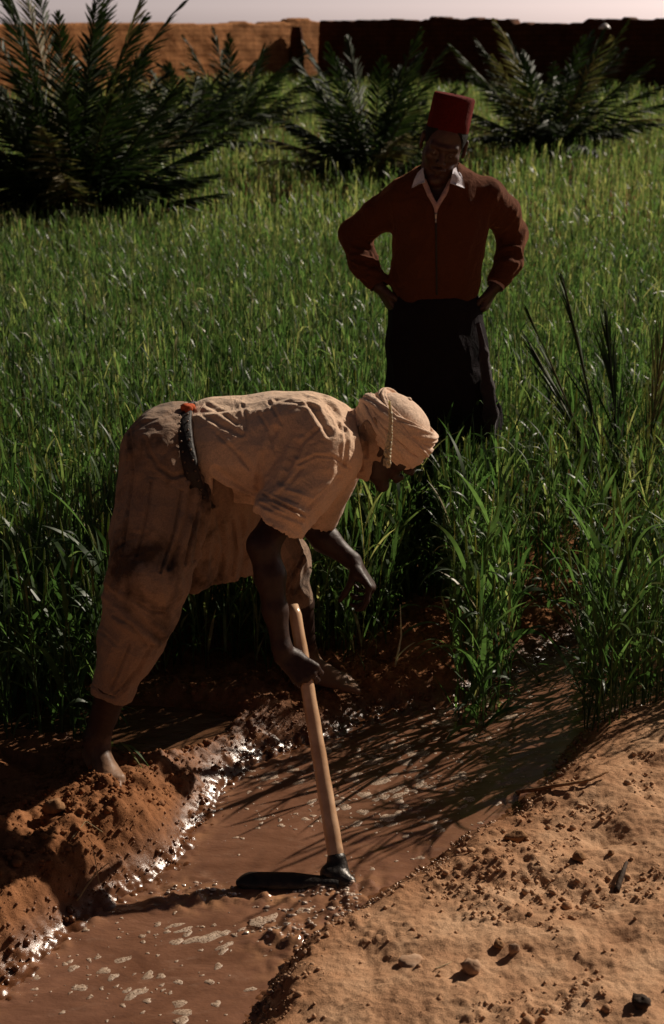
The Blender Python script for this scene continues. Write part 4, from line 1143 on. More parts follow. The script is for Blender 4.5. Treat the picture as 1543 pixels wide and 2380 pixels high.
# left hand hanging, half closed
Dh = unit([.56, -.40, -.66]); Nh = ortho(Dh, [.75, .0, .65])
S.cone(wr2, wr2 + Dh * .02, .0255, .022, .012)
hand(S, wr2 + Dh * .012, Dh, Nh, (-.05, -1, 0), [(46, 22, 50), (62, 40, 44), (74, 50, 40), (82, 56, 40)], [(.55, .35, -.65), (.35, .05, -.9), (.25, -.1, -.95)], .98)
V, Q = S.mesh(2)
vein = .0012 * fbm(V * 26, 3); V = V + normals(V, Q) * vein[:, None]
man = person(V, Q, M_skin_a, base_a, 'barefoot man in tan clothes and turban bending over the channel with a hoe')
for q in (-1, 1):
    c = HC + HF * .0775 + np.cross(HF, HU) * q * .031; Vs = ico_v * .0125 + c
    obj('eye', Vs, ico_f, M_eye, man)

# trousers
S = SDF((-.90, 3.25, .02), (.05, 4.30, 1.10), .0045)
S.chain([at(385, 1065, 3.70), at(384, 1150, 3.65), at(362, 1240, 3.58), at(343, 1350, 3.50), at(326, 1420, 3.49), at(303, 1490, 3.48), at(262, 1606, 3.47), at(248, 1650, 3.47)],
        [.118, .124, .117, .108, .094, .083, .050, .044], .03)
S.ell(at(395, 1050, 3.74), np.eye(3), (.125, .17, .118), .03)
S.loft([at(420, 1045, 3.78), at(475, 1052, 3.78)], [(.128, .165), (.118, .155)], (0.1, 0, 1), .03)
     # bulging pocket on the hip
S.chain([at(430, 1060, 3.92), at(560, 1200, 3.98), at(650, 1305, 4.02), at(683, 1385, 4.05), at(690, 1430, 4.07)], [.12, .108, .086, .050, .044], .03)
S.cone(at(500, 1130, 3.80), at(505, 1330, 3.84), .12, .075, .04); S.cone(at(440, 1180, 3.72), at(452, 1340, 3.74), .08, .05, .03); S.cone(at(560, 1170, 3.86), at(556, 1340, 3.86), .06, .045, .03)
S.plane_cut(at(500, 1352, 3.8), (.10, 0, -1), at(505, 1420, 3.8), .16); S.cone(at(505, 1330, 3.82), at(505, 1400, 3.82), .05, .06, 0, True)
d1 = unit(at(255, 1625, 3.47) - at(303, 1490, 3.48)); S.plane_cut(at(258, 1618, 3.47), d1 + np.array([.12, 0, 0]), at(250, 1640, 3.47), .14)
S.cone(at(258, 1618, 3.47) - d1 * .04, at(250, 1660, 3.47), .037, .043, 0, True)
d2 = np.array([.04, .02, -1.]); S.plane_cut(at(684, 1405, 4.06), d2, at(687, 1425, 4.06), .13)
S.cone(at(684, 1385, 4.05), at(690, 1440, 4.07), .038, .043, 0, True)
V, Q = S.mesh(3)
leg = unit(at(343, 1350, 3.5) - at(385, 1065, 3.65))
V = folds(V, Q, [(at(430, 1200, 3.5), 0.20, leg, 14, .013, 3), (at(320, 1390, 3.45), .12, (.8, 0, -.6), 12, .018, 7), (at(270, 1560, 3.45), .14, unit(at(262, 1606, 3.47) - at(310, 1490, 3.48)), 16, .010, 11),
                 (at(500, 1200, 3.7), .22, (.15, 0, -1), 18, .014, 15), (at(670, 1330, 4.0), .16, (.4, 0, -1), 12, .014, 19), (at(390, 1040, 3.6), .16, (.9, 0, -.3), 14, .004, 23), (None, 1, (.2, 0, -1), 24, .0022, 31)])
for pts, w_, d_ in [([(335, 1020), (345, 1050), (368, 1085), (400, 1108), (440, 1098), (472, 1078)], 6, .010), ([(330, 985), (400, 960), (435, 965)], 5, .005), ([(446, 1130), (436, 1200), (412, 1270), (392, 1320)], 7, .016),
                    ([(480, 1120), (470, 1220), (452, 1300)], 8, .014), ([(246, 1372), (285, 1405), (330, 1448), (372, 1485)], 10, .016), ([(246, 1300), (262, 1280), (285, 1262)], 5, .008), ([(236, 1470), (255, 1485), (270, 1500)], 5, .007),
                    ([(285, 1600), (318, 1560), (350, 1500)], 5, .009), ([(258, 1618), (290, 1590), (310, 1560)], 4, .007), ([(505, 1190), (520, 1270), (510, 1340)], 7, .012), ([(560, 1200), (570, 1290), (560, 1340)], 7, .012),
                    ([(380, 1060), (395, 1040), (430, 1030)], 6, .005)]:
    V = crease(V, Q, pts, w_ * .75, d_ * .6)
for pts, w_, d_ in [([(214, 1592), (240, 1612), (268, 1622), (296, 1598)], 2.2, .005), ([(300, 1000), (310, 1100), (296, 1200), (284, 1290)], 3, .006), ([(350, 1120), (340, 1200), (318, 1290)], 3, .006), ([(420, 1140), (405, 1230), (372, 1330)], 3, .007),
                    ([(262, 1430), (300, 1450), (340, 1500)], 3, .005), ([(320, 1400), (350, 1420), (380, 1425)], 3, .006), ([(300, 1500), (275, 1560), (258, 1600)], 3, .006), ([(470, 1150), (448, 1230), (430, 1310)], 3, .008),
                    ([(540, 1210), (548, 1280), (540, 1335)], 3, .008), ([(700, 1300), (680, 1350), (672, 1395)], 3, .008), ([(715, 1270), (690, 1320), (660, 1370)], 3, .008)]:
    V = crease(V, Q, pts, w_, d_)
tro = obj('trousers', V, Q, M_trouser, man)

# shirt with rolled sleeves
S = SDF((-.50, 3.25, .35), (.16, 4.25, 1.12), .0042)
S.loft([at(462, 1040, 3.78), at(500, 1038, 3.78), at(560, 1040, 3.78), at(640, 1036, 3.78), at(720, 1032, 3.78), at(775, 1034, 3.78), at(815, 1036, 3.78)],
       [(.112, .155), (.126, .178), (.130, .182), (.140, .190), (.132, .195), (.104, .165), (.064, .085)], (0, 0, 1), .03)
S.ell(at(705, 975, 3.70), np.eye(3), (.10, .10, .062), .03); S.ell(at(720, 975, 3.88), np.eye(3), (.09, .10, .058), .03)
S.ell(at(560, 1120, 3.70), [unit([.8, 0, -.35]), (0, 1, 0), unit([.35, 0, .8])], (.12, .09, .05), .03)
S.chain([at(752, 1055, 3.64), at(700, 1135, 3.58), at(645, 1213, 3.52)], [.096, .081, .072], .035)
S.chain([at(790, 1045, 3.93), at(738, 1200, 3.97)], [.085, .062], .03)
S.plane_cut(at(482, 1056, 3.78), (-.97, 0, -.24), at(420, 1056, 3.78), .26)
da = unit(at(655, 1198, 3.53) - at(752, 1055, 3.64))
# rolled cuff: two rumpled turns round the sleeve end
S.loft([at(672, 1172, 3.545), at(650, 1208, 3.525)], [(.0765, .074), (.080, .075)], (0, 1, 0), .006)
S.cone(at(690, 1212, 3.50), at(668, 1240, 3.50), .022, .012, .012); S.cone(at(612, 1178, 3.50), at(622, 1196, 3.50), .022, .014, .012)
S.plane_cut(at(648, 1221, 3.50), (-.52, -.05, -.85), at(640, 1240, 3.52), .17)
S.cone(at(675, 1205, 3.475), at(668, 1250, 3.47), .018, .006, .012); S.cone(at(655, 1195, 3.47), at(640, 1222, 3.46), .014, .007, .010)
S.cone(at(662, 1188, 3.535), at(630, 1245, 3.50), .060, .066, 0, True)
df = unit(at(738, 1200, 3.97) - at(790, 1045, 3.93)); S.plane_cut(at(733, 1222, 3.97), df, at(730, 1245, 3.97), .13); S.cone(at(738, 1195, 3.97), at(725, 1260, 3.97), .052, .058, 0, True)
S.cone(at(800, 1030, 3.78), at(860, 1025, 3.78), .060, .075, 0.0, True)
V, Q = S.mesh(3)
V = folds(V, Q, [(at(780, 980, 3.75), .11, (.45, -.1, -.9), 13, .012, 2), (at(520, 985, 3.72), .13, (.7, -.2, .5), 12, .007, 6), (at(690, 1040, 3.62), .14, (.5, 0, .9), 10, .011, 10),
                 (at(660, 1190, 3.5), .09, (.85, 0, -.5), 26, .011, 14), (at(560, 1130, 3.65), .16, (.9, 0, -.35), 11, .011, 18), (at(750, 1130, 3.6), .12, (-.5, 0, -.8), 12, .010, 26), (None, 1, (.8, .1, .3), 20, .0022, 22)])
for pts, w_, d_ in [([(692, 1078), (735, 1058), (775, 1062), (812, 1088)], 4, .006), ([(600, 1168), (640, 1190), (700, 1212)], 5, .009), ([(622, 1160), (665, 1175), (705, 1200)], 4, .008), ([(640, 1150), (690, 1168)], 4, .005),
                    ([(470, 960), (510, 985), (560, 1010)], 7, .008), ([(480, 940), (520, 962), (550, 985)], 5, .007), ([(705, 915), (735, 960), (765, 1010)], 8, .012), ([(745, 918), (775, 955), (795, 1000)], 7, .011), ([(640, 1000), (610, 1070), (600, 1140)], 9, .010),
                    ([(500, 1090), (540, 1120), (590, 1150)], 8, .010), ([(560, 1060), (600, 1110)], 8, .007), ([(690, 1030), (672, 1080), (655, 1120)], 9, .010)]:
    V = crease(V, Q, pts, w_ * .75, d_ * .6)
for pts, w_, d_ in [([(612, 1148), (655, 1172), (712, 1200)], 2.6, .009), ([(606, 1158), (650, 1183), (705, 1208)], 2.2, .006), ([(700, 1090), (668, 1130), (650, 1150)], 3, .006), ([(790, 1110), (748, 1150), (715, 1180)], 3, .006),
                    ([(560, 935), (575, 975), (566, 1010)], 3, .005), ([(620, 925), (640, 960), (655, 985)], 3, .005), ([(505, 1010), (548, 1050), (580, 1090)], 3, .006), ([(640, 930), (690, 935), (740, 950)], 3, .005),
                    ([(800, 985), (806, 1030), (800, 1080)], 3, .008), ([(812, 975), (822, 1010)], 3, .006), ([(735, 1000), (700, 1030), (690, 1060)], 3.5, .008), ([(600, 960), (625, 1000), (640, 1050)], 3, .005)]:
    V = crease(V, Q, pts, w_ * 1.2, d_ * .6)
shirt = obj('shirt', V, Q, M_shirt, man)

# belt with studs and the orange rag at the back
bc = at(464, 1058, 3.755); bu = unit([.24, 0, -.97]); bw = unit([.97, 0, .24])
V, Q = torus_band(bc, bu, np.array([0, 1., 0]), bw, .139, .196, .040, .006)
V += .003 * np.stack([noise3(V * 14 + k * 7) for k in range(3)], 1)
belt = obj('belt', V, Q, M_belt, man)
mb = MB()
for i in range(34):
    x = 2 * PI * i / 34
    for o_ in (-.011, .011):
        nrm = unit(bu * math.cos(x) / .139 + np.array([0, 1., 0]) * math.sin(x) / .196)
        mb.add(ico_v * .0035 + bc + bu * math.cos(x) * .139 + np.array([0, 1., 0]) * math.sin(x) * .196 + nrm * .0075 + bw * o_, ico_f)
mb.build('studs', M_stud, belt)
S = SDF(at(437, 948, 3.74) - .06, at(437, 948, 3.74) + .06, .003)
S.cone(at(430, 948, 3.72), at(446, 946, 3.74), .013, .010, .006); S.cone(at(441, 950, 3.71), at(434, 958, 3.70), .009, .006, .006); V, Q = S.mesh(1)
obj('rag', V, Q, M_redtag, belt)

# turban: crown cap, wound coils, knot at the back
HR = np.cross(HF, HU)
def TP(f, r, u): return HC + (HF * f + HR * r + HU * u) * .92
S = SDF(HC - .16, HC + .19, .0035)
S.ell(TP(-.008, 0, .045), [HF, HR, HU], (.104, .084, .086), .004)
V, Q = S.mesh(2)
V = folds(V, Q, [(None, 1, HF, 16, .0025, 4)])
cap = obj('turban', V, Q, M_turban, man)
mb = MB()
coils = [(-.004, -.02, .101, .084, .017, .30), (.012, .10, .109, .092, .019, -.20), (.030, -.10, .114, .097, .020, .25), (.050, .12, .113, .096, .020, -.25), (.044, -.20, .114, .098, .015, .5), (.068, .18, .104, .090, .018, -.6), (.080, -.05, .092, .080, .015, .3)]
for k, (h, tilt, ra, rb, rr, ph) in enumerate(coils):
    n, m = 140, 44; th = np.linspace(0, 2 * PI, n, endpoint=False); cs_ = np.linspace(0, 2 * PI, m, endpoint=False)
    V = []
    for x in th:
        wob = 1 + .025 * math.sin(2 * x + ph * 5 + k)
        C = TP(ra * wob * math.cos(x) - .008, rb * wob * math.sin(x), h + tilt * .10 * math.cos(x + ph) + .010 * math.sin(x * 1 + k * 1.7))
        O = unit(HF * math.cos(x) / ra + HR * math.sin(x) / rb)
        sq = 1 + .25 * math.sin(x * 2 + k)
        for y in cs_:
            tw = y + 1.1 * math.sin(x + k)
            rip = 1 + .17 * (abs(math.sin(3.5 * tw + k)) ** .7 * 2 - 1.2) + .05 * math.sin(11 * tw + 2 * k)
            V.append(C + O * math.cos(y) * rr * .78 * rip + HU * math.sin(y) * rr * 1.15 * sq * rip)
    V = np.array(V); V += .0022 * np.stack([noise3(V * 30 + q * 5) for q in range(3)], 1)
    I = np.arange(n * m).reshape(n, m); J = np.roll(I, -1, 0); q = np.stack([I, J, np.roll(J, -1, 1), np.roll(I, -1, 1)], -1).reshape(-1, 4)
    mb.add(V, q)
mb.build('coil', M_turban, cap)
S = SDF(TP(-.10, 0, .07) - .12, TP(-.10, 0, .07) + .12, .003)
S.ell(TP(-.086, -.012, .060), [unit(HF + HU * .3), HR, unit(HU - HF * .3)], (.026, .052, .040), .008)
S.cone(TP(-.080, -.03, .055), TP(-.050, -.055, .098), .021, .017, .008); S.cone(TP(-.050, -.055, .098), TP(-.020, -.03, .126), .015, .008, .006); S.cone(TP(-.045, -.02, .100), TP(-.030, -.005, .135), .014, .008, .006)
S.cone(TP(-.105, -.02, .01), TP(-.090, -.05, .06), .019, .020, .010)
V, Q = S.mesh(1); V = folds(V, Q, [(None, 1, HU + HF * .6, 42, .004, 4)])
obj('knot', V, Q, M_turban, cap)
# cloth round the neck, hanging to a point under the chin
S = SDF((-.06, 3.5, .55), (.32, 4.05, 1.12), .0035)
S.loft([at(806, 1030, 3.78), at(840, 1022, 3.78), at(872, 1018, 3.77)], [(.086, .098), (.078, .090), (.074, .086)], (0, 0, 1), .02)
S.chain([at(868, 990, 3.70), at(850, 1040, 3.685), at(847, 1085, 3.69), at(851, 1112, 3.70)], [.030, .026, .016, .005], .015)
S.chain([at(818, 1060, 3.69), at(828, 1105, 3.70)], [.035, .012], .02)
S.chain([at(865, 985, 3.70), at(893, 1010, 3.69)], [.020, .012], .01)
V, Q = S.mesh(2)
V = folds(V, Q, [(None, 1, (.45, 0, -.9), 24, .009, 5)])
for pts in ([(822, 975), (832, 1030), (838, 1090)], [(840, 970), (848, 1010), (850, 1060)], [(862, 975), (876, 1000)]): V = crease(V, Q, pts, 4, .007)
obj('neck_scarf', V, Q, M_scarf, man)

# wheat ear tucked in the turban
e0, e1 = at(905, 932, 3.60), at(903, 1086, 3.585)
t = np.linspace(0, 1, 40)[:, None]; C = e0 + (e1 - e0) * t + np.array([1., 0, 0]) * (.004 * np.sin(t * 5))
mb = MB(); tv, tq = tube(C, np.interp(t[:, 0], [0, .35, .6, .95, 1], [.003, .0045, .0055, .0065, .003]), 8, False); mb.add(tv, tq, .9)
for i in range(150):
    f = .12 + .86 * rng.random() ** .75; p = e0 + (e1 - e0) * f + np.array([.004 * math.sin(f * 5), 0, 0]); a = i * 2.4 + rng.normal(); r = np.interp(f, [0, .4, .7, .95, 1], [.002, .003, .0065, .0075, .003])
    d = np.array([math.cos(a), math.sin(a), 0]); Vv = ico_v * np.array([.0036, .0036, .0062]) * rng.uniform(.8, 1.2) + p + d * r; mb.add(Vv, np.column_stack([ico_f, ico_f[:, 2]])[:, :3] if False else ico_f, float(rng.uniform(.88, 1)))
ear = tag(mb.build('wheat_ear', M_straw, origin=e0), 'pale ripe wheat ear hanging down from the turban of the bending man', 'wheat ear')

# hoe
mb = MB(); n = 26; t = np.linspace(0, 1, n)[:, None]; C = SH_B - AX * .01 + (SH_T + AX * .004 - SH_B) * t
rr = np.interp(t[:, 0], [0, .1, .6, .97, 1], [.0225, .021, .0185, .0165, .012]) * (1 + .03 * np.array([math.sin(i * 1.9) for i in range(n)]))
hv, hq = tube(C, rr, 18)
hoe = empty('hoe', SH_B, 'short wooden handled hoe with its iron blade in the muddy water', 'hoe')
obj('handle', hv, hq, M_wood, hoe)
S = SDF(SH_B - np.array([.34, .15, .12]), SH_B + np.array([.12, .15, .16]), .0035)
S.cone(SH_B - AX * .035, SH_B + AX * .030, .029, .025, .008); S.cone(atz(765, 2030, WZ + .02), atz(812, 2050, WZ + .006), .024, .017, .012)
bl0, bl1 = atz(740, 2052, WZ + .016), atz(548, 2050, WZ + .014)
V, Q = S.mesh(1); obj('socket', V, Q, M_iron, hoe)
bd = unit(bl1 - bl0); up = unit([.05, .62, .78]); nn = unit(np.cross(bd, up)); L = np.linalg.norm(bl1 - bl0)
# slightly dished blade standing up out of the water, rounded far end
nu, nv = 26, 10; V = []
for side in (1, -1):
    for i in range(nu):
        a = i / (nu - 1)
        hw = (.014 + .013 * min(1, a * 2.2)) * (1 - max(0, (a - .86) / .14) ** 2 * .75)
        for j in range(nv):
            b = -1 + 2 * j / (nv - 1); ex = 1 if abs(b) < .99 and 0 < i < nu - 1 else 0
            V.append(bl0 - bd * .05 + bd * (L + .05) * a + up * (b * hw) + nn * (.012 * (b * b) + .0025 * side * ex))
V = np.array(V); n0 = nu * nv; I = np.arange(n0).reshape(nu, nv); q = np.stack([I[:-1, :-1], I[1:, :-1], I[1:, 1:], I[:-1, 1:]], -1).reshape(-1, 4)
rim = np.concatenate([I[:, 0], I[-1, 1:], I[::-1, -1][1:], I[0, ::-1][1:-1]]); q3 = np.stack([rim, np.roll(rim, -1), np.roll(rim, -1) + n0, rim + n0], -1)
obj('blade', V, np.concatenate([q, q[:, ::-1] + n0, q3]), M_iron, hoe)

# ================= the man in the fez =================
Y0 = 5.2
c2 = at(1031, 336, 5.15); F2 = unit([-.10, -.93, -.34]); U2 = ortho(F2, [.20, -.30, .92])
gb = at(1012, 1300, 5.2); gb[2] = gz(gb[0], gb[1]); base_b = gb.copy()
la, ra_ = gb + np.array([-.13, -.02, .085]), gb + np.array([.13, .03, .085])
S = SDF((-.06, 4.80, -.04), (.80, 5.60, 1.78), .004)
shl, shr = at(930, 458, 5.2), at(1140, 455, 5.2)
ell_, elr = at(824, 547, 5.30), at(1190, 548, 5.32)
wl, wr = at(881, 666, 5.19), at(1152, 664, 5.20)
S.loft([at(1012, 745, Y0), at(1013, 650, Y0), at(1020, 560, Y0), at(1024, 480, Y0), at(1026, 440, Y0)], [(.10, .15), (.085, .125), (.095, .14), (.10, .155), (.06, .12)], (0, 1, 0), .03)
S.cone(at(1024, 440, Y0), c2 - F2 * .02 - U2 * .05, .060, .054, .03)
_, R2, U2, P2 = head(S, c2, F2, U2, .98)
S.chain([shl, ell_, wl], [.05, .040, .026], .03); S.chain([shr, elr, wr], [.05, .040, .026], .03)
hand(S, wl + np.array([.004, 0, -.006]), (.50, -.12, -.80), (-.75, -.45, -.45), (.35, -.9, .1), [(48, 62, 40), (58, 66, 40), (66, 70, 40), (72, 70, 40)], [(.8, .5, -.2), (1, .1, -.3), (1, 0, -.4)], .95)
hand(S, wr + np.array([-.004, 0, -.006]), (-.42, -.15, -.88), (.80, -.40, -.35), (-.35, -.9, .1), [(40, 60, 40), (50, 64, 40), (58, 68, 40), (64, 70, 40)], [(.8, .5, -.2), (1, .1, -.3), (1, 0, -.4)], .95)
hl, hr = at(975, 740, Y0), at(1055, 740, Y0)
S.chain([hl, (hl + la) / 2 + np.array([0, -.02, .02]), la], [.085, .058, .038], .03); S.chain([hr, (hr + ra_) / 2 + np.array([0, -.02, .02]), ra_], [.085, .058, .038], .03)
foot(S, la, (-.2, -1), gb[2], 1, False); foot(S, ra_, (.25, -1), gb[2], 1, False)
V, Q = S.mesh(2)
man2 = person(V, Q, M_skin_b, base_b, 'man in red fez and rust cardigan standing in the wheat, hands on hips')
for q in (-1, 1): obj('eye', ico_v * .0122 + c2 + F2 * .0755 + R2 * q * .0305, ico_f, M_eye, man2)
# hair under the fez
S = SDF(c2 - .14, c2 + .16, .004); S.ell(P2(-.014, 0, .038), [F2, R2, U2], np.array([.100, .0775, .088]) * .98, .01)
S.plane_cut(P2(.045, 0, .02), F2 + U2 * -.25); S.plane_cut(P2(0, 0, -.03), -U2 + F2 * .3)
for q in (-1, 1): S.ell(P2(-.004, q * .085, -.004), [F2, R2, U2], (.026, .02, .038), 0, True)
V, Q = S.mesh(1); obj('hair', V, Q, M_hair, man2)
# fez
fz = U2 * .985 + R2 * 0; mb = MB(); n = 48; th = np.linspace(0, 2 * PI, n, endpoint=False)
prof = [(-.010, .072), (-.006, .0745), (.03, .0742), (.07, .0738), (.095, .0735), (.1045, .0728), (.1095, .069), (.111, .058), (.111, .03), (.1115, .004)]
Fz = unit(F2 + U2 * .0); C0 = P2(-.012, 0, .062); UF = unit([.19, -.03, .98]); FF = ortho(UF, F2); RF = np.cross(FF, UF)
V = np.array([C0 + UF * h + FF * (1.10 * r * math.cos(a)) + RF * (r * math.sin(a)) for h, r in prof for a in th]); I = np.arange(len(V)).reshape(len(prof), n)
q = np.stack([I[:-1], np.roll(I, -1, 1)[:-1], np.roll(I, -1, 1)[1:], I[1:]], -1).reshape(-1, 4); mb.add(V, q)
fez = mb.build('fez', M_fez, man2)
tube_obj('tassel_stalk', [C0 + UF * .111, C0 + UF * .118], .0025, M_hair, fez, n=6)

# cardigan
S = SDF((-.06, 4.95, .78), (.80, 5.55, 1.62), .0042)
S.loft([at(1010, 690, Y0), at(1012, 640, Y0), at(1019, 580, Y0), at(1022, 520, Y0), at(1026, 468, Y0), at(1028, 435, Y0), at(1027, 408, Y0)],
       [(.118, .150), (.122, .156), (.128, .160), (.130, .166), (.118, .172), (.085, .135), (.062, .070)], (0, 1, 0), .03)
SL = SDF((-.06, 4.95, .78), (.80, 5.55, 1.62), .0042)
SL.chain([at(938, 462, 5.2), at(880, 500, 5.25), ell_ + np.array([0, 0, .004]), at(845, 610, 5.24), at(876, 657, 5.195)], [.070, .062, .056, .050, .039], .035)
SL.chain([at(1130, 458, 5.2), at(1168, 495, 5.26), elr + np.array([.0, 0, .004]), at(1182, 610, 5.25), at(1158, 652, 5.205)], [.070, .062, .056, .049, .039], .035)
S.plane_cut(at(1012, 694, Y0), (0, 0, -1), at(1010, 702, Y0), .22)
for w_, e_ in ((at(882, 667, 5.19), at(845, 610, 5.24)), (at(1153, 662, 5.2), at(1182, 610, 5.25))):
    d = unit(w_ - e_); SL.plane_cut(w_, d, w_ + d * .03, .075); SL.cone(w_ - d * .03, w_ + d * .03, .030, .034, 0, True)
hh_ = np.clip(.5 + .5 * (S.d - SL.d) / .03, 0, 1); S.d = SL.d * hh_ + S.d * (1 - hh_) - .03 * hh_ * (1 - hh_)
# V neck: wedge cut through the front
vt, vl, vr = at(1013, 492, 5.0), at(982, 405, 5.05), at(1062, 405, 5.05)
w_, P = S._win(np.array(at(970, 500, 4.9)) - np.array([.0, .1, .1]), np.array(at(1080, 380, 5.22)) + np.array([0, .0, .1]))
T_ = (P[..., 2] - vt[2]) / (vl[2] - vt[2]); cx_ = vt[0] + ((vl[0] + vr[0]) / 2 - vt[0]) * T_; hw = .5 * (vr[0] - vl[0]) * T_ + .002
dV = np.maximum(np.abs(P[..., 0] - cx_) - hw, P[..., 1] - 5.19); S.d[w_] = np.maximum(S.d[w_], -dV.astype(np.float32))
V, Q = S.mesh(3)
V = folds(V, Q, [(at(840, 590, 5.2), .07, (.9, 0, -.25), 34, .012, 3), (at(850, 640, 5.2), .06, (.9, .2, .3), 34, .008, 8), (at(1190, 580, 5.2), .07, (.9, 0, .2), 30, .012, 13), (at(1150, 470, 5.2), .08, (.3, 0, -1), 18, .008, 17),
                 (at(1015, 560, 5.1), .25, (.2, 0, -1), 9, .008, 21), (at(900, 480, 5.2), .10, (.8, 0, -.6), 16, .007, 25), (None, 1, (.4, 0, .8), 20, .003, 29)])
card = obj('cardigan', V, Q, M_sweater, man2)
# zip
zp = np.array([at(1013, y, 0 + 5.2) for y in np.linspace(494, 684, 24)])
from mathutils.bvhtree import BVHTree
bv_ = BVHTree.FromPolygons([tuple(v) for v in V], [tuple(int(i) for i in f) for f in Q])
def front(px, py, off=.003):
    d = ray(px, py); h = bv_.ray_cast(Vector((0, 0, EYE)), Vector(tuple(d)))
    return (np.array(h[0]) - unit(d) * off) if h[0] is not None else at(px, py, 5.08)
zp = np.array([front(1013 + (y - 494) * .01, y, .0015) for y in np.linspace(497, 686, 30)])
zv, zq = tube(zp, .0035, 6); zo = obj('zip', zv, zq, M_belt, card)
s0 = front(1013, 498, .006); S = SDF(s0 - .03, s0 + .03, .0016); S.cone(s0, s0 + np.array([0, 0, -.014]), .0050, .0035, .002); S.cone(s0 + np.array([0, -.002, -.016]), s0 + np.array([0, -.002, -.026]), .0022, .0035, .001)
V_, Q_ = S.mesh(1); obj('zip_slider', V_, Q_, M_metal, zo)
# waistband rib and cuffs
def sheet(name, rows, mat, parent, thick=.003, sub=3):
    """rows of points (equal length) -> a thin two-sided sheet"""
    G = np.array(rows, float); nr, nc = G.shape[:2]
    ti = np.linspace(0, nr - 1, (nr - 1) * sub + 1); tj = np.linspace(0, nc - 1, (nc - 1) * sub + 1)
    def interp(a, t, ax):
        i = np.clip(t.astype(int), 0, a.shape[ax] - 2); f = t - i; A = np.take(a, i, ax); B_ = np.take(a, i + 1, ax); sh = [1, 1, 1]; sh[ax] = -1; f = f.reshape(sh); return A * (1 - f) + B_ * f
    G = interp(interp(G, ti, 0), tj, 1); nr, nc = G.shape[:2]
    du = np.gradient(G, axis=0); dv = np.gradient(G, axis=1); N = np.cross(du, dv); N /= np.linalg.norm(N, axis=2)[..., None] + 1e-12
    V = np.concatenate([(G + N * thick / 2).reshape(-1, 3), (G - N * thick / 2).reshape(-1, 3)]); n0 = nr * nc; I = np.arange(n0).reshape(nr, nc)
    q = np.stack([I[:-1, :-1], I[1:, :-1], I[1:, 1:], I[:-1, 1:]], -1).reshape(-1, 4)
    rim = np.concatenate([I[:, 0], I[-1, 1:], I[::-1, -1][1:], I[0, ::-1][1:-1]]); q3 = np.stack([rim, np.roll(rim, -1), np.roll(rim, -1) + n0, rim + n0], -1)
    return obj(name, V, np.concatenate([q, q[:, ::-1] + n0, q3]), mat, parent)
# white shirt: collar flaps lying on the cardigan, pink placket in the V
sh_c = tube_obj('shirt_collar', [c2 * 0 + at(1025 + 36 * math.cos(a), 403 - 10 * math.sin(a) * 1.0, 5.2 + .062 * math.sin(a)) for a in np.linspace(-.35, PI + .35, 24)], .011, M_white, man2, n=8, flat=1.0)
f_ = lambda x, y, o=.008: front(x, y, o)
sheet('collar_flap', [[at(985, 378, 5.165), at(981, 392, 5.15), f_(970, 402, .010)], [at(984, 398, 5.12), f_(975, 408, .014), f_(963, 418, .009)], [at(988, 424, 5.088), f_(973, 428, .013), f_(957, 437, .007)]], M_white, sh_c, .003)
sheet('collar_flap', [[at(1057, 380, 5.165), at(1062, 394, 5.15), f_(1071, 404, .010)], [at(1052, 400, 5.12), f_(1064, 411, .014), f_(1077, 420, .009)], [at(1046, 426, 5.088), f_(1062, 431, .013), f_(1080, 438, .007)]], M_white, sh_c, .003)
pl = obj('undershirt', *(lambda S: (S.chain([at(985, 420, 5.125), at(998, 452, 5.088), at(1012, 478, 5.072), at(1013, 494, 5.07)], [.010, .0085, .008, .004], .004),
                                     S.chain([at(1049, 420, 5.125), at(1032, 452, 5.088), at(1016, 478, 5.072), at(1013, 494, 5.07)], [.010, .0085, .008, .004], .004), S.mesh(1))[-1])(SDF(at(960, 510, 5.0), at(1075, 395, 5.2), .0028)), M_pink, man2)
# pink shirt cuff showing at the right wrist
d = unit(wr - at(1182, 610, 5.25)); V_, Q_ = tube([wr - d * .028, wr - d * .010, wr + d * .004], [.0345, .0335, .033], 20, False); obj('shirt_cuff', V_, Q_, M_pink, man2)

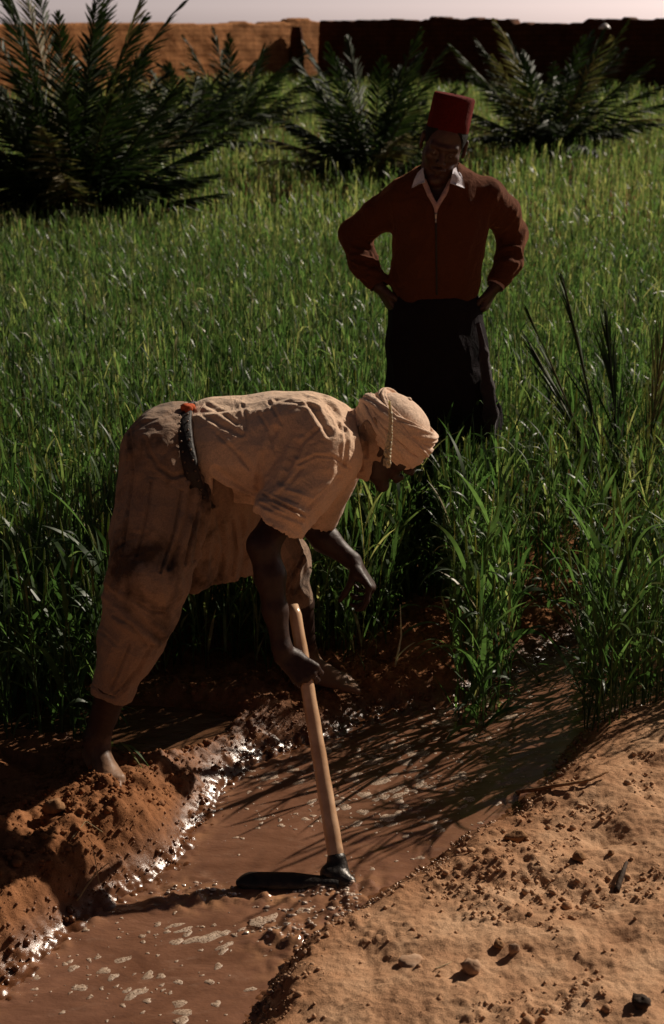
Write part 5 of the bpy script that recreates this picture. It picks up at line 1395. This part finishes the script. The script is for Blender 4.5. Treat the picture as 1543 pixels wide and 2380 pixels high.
# wide dark trousers
S = SDF((-.05, 4.90, .08), (.82, 5.55, 1.05), .0045)
S.loft([at(1012, 672, Y0), at(1012, 720, Y0), at(1013, 800, Y0), at(1018, 900, Y0), at(1024, 1000, Y0)], [(.100, .136), (.128, .163), (.14, .178), (.15, .188), (.15, .203)], (0, 1, 0), .03)
S.chain([at(965, 980, 5.2), gb + np.array([-.105, -.02, .20])], [.125, .085], .04); S.chain([at(1085, 980, 5.2), gb + np.array([.115, .02, .20])], [.125, .085], .04)
S.plane_cut(gb + np.array([0, 0, .20]), (0, 0, -1))
S.plane_cut(at(1012, 684, Y0), (0, 0, 1))
V, Q = S.mesh(3)
V = folds(V, Q, [(None, 1, (0, 0, -1), 9, .009, 3), (at(1130, 950, 5.1), .2, (.15, 0, -1), 14, .015, 9)])
tr2 = obj('trousers', V, Q, M_black, man2)
# gathered lit fold down the trousers' right side, its light painted as paler cloth
S = SDF(at(1095, 1040, 4.9), at(1180, 720, 5.35), .004)
S.chain([at(1108, 745, 5.09), at(1124, 820, 5.08), at(1132, 900, 5.08), at(1140, 960, 5.08), at(1140, 1030, 5.08)], [.008, .014, .022, .024, .018], .02)
V, Q = S.mesh(2); V = folds(V, Q, [(None, 1, (.1, 0, -1), 30, .005, 3)]); obj('lit_fold', V, Q, M_lit_fold, tr2)
for a_ in (la, ra_):
    S = SDF(a_ - np.array([.14, .30, .12]), a_ + np.array([.14, .12, .03]), .004); Hd = unit([a_[0] - gb[0], -.9, 0]) if False else (unit([-.2, -1, 0]) if a_ is la else unit([.25, -1, 0]))
    g = np.array([a_[0], a_[1], gb[2]]); Z = np.array([0, 0, 1.]); Rr = np.array([Hd[1], -Hd[0], 0])
    S.ell(g - Hd * .035 + Z * .035, [Hd, Rr, Z], (.044, .037, .042), .015); S.cone(g + Hd * .0 + Z * .045, g + Hd * .15 + Z * .030, .040, .032, .02); S.cone(g + Hd * .15 + Z * .028, g + Hd * .19 + Z * .024, .034, .026, .02)
    V, Q = S.mesh(1); obj('shoe', V, Q, M_belt, man2)
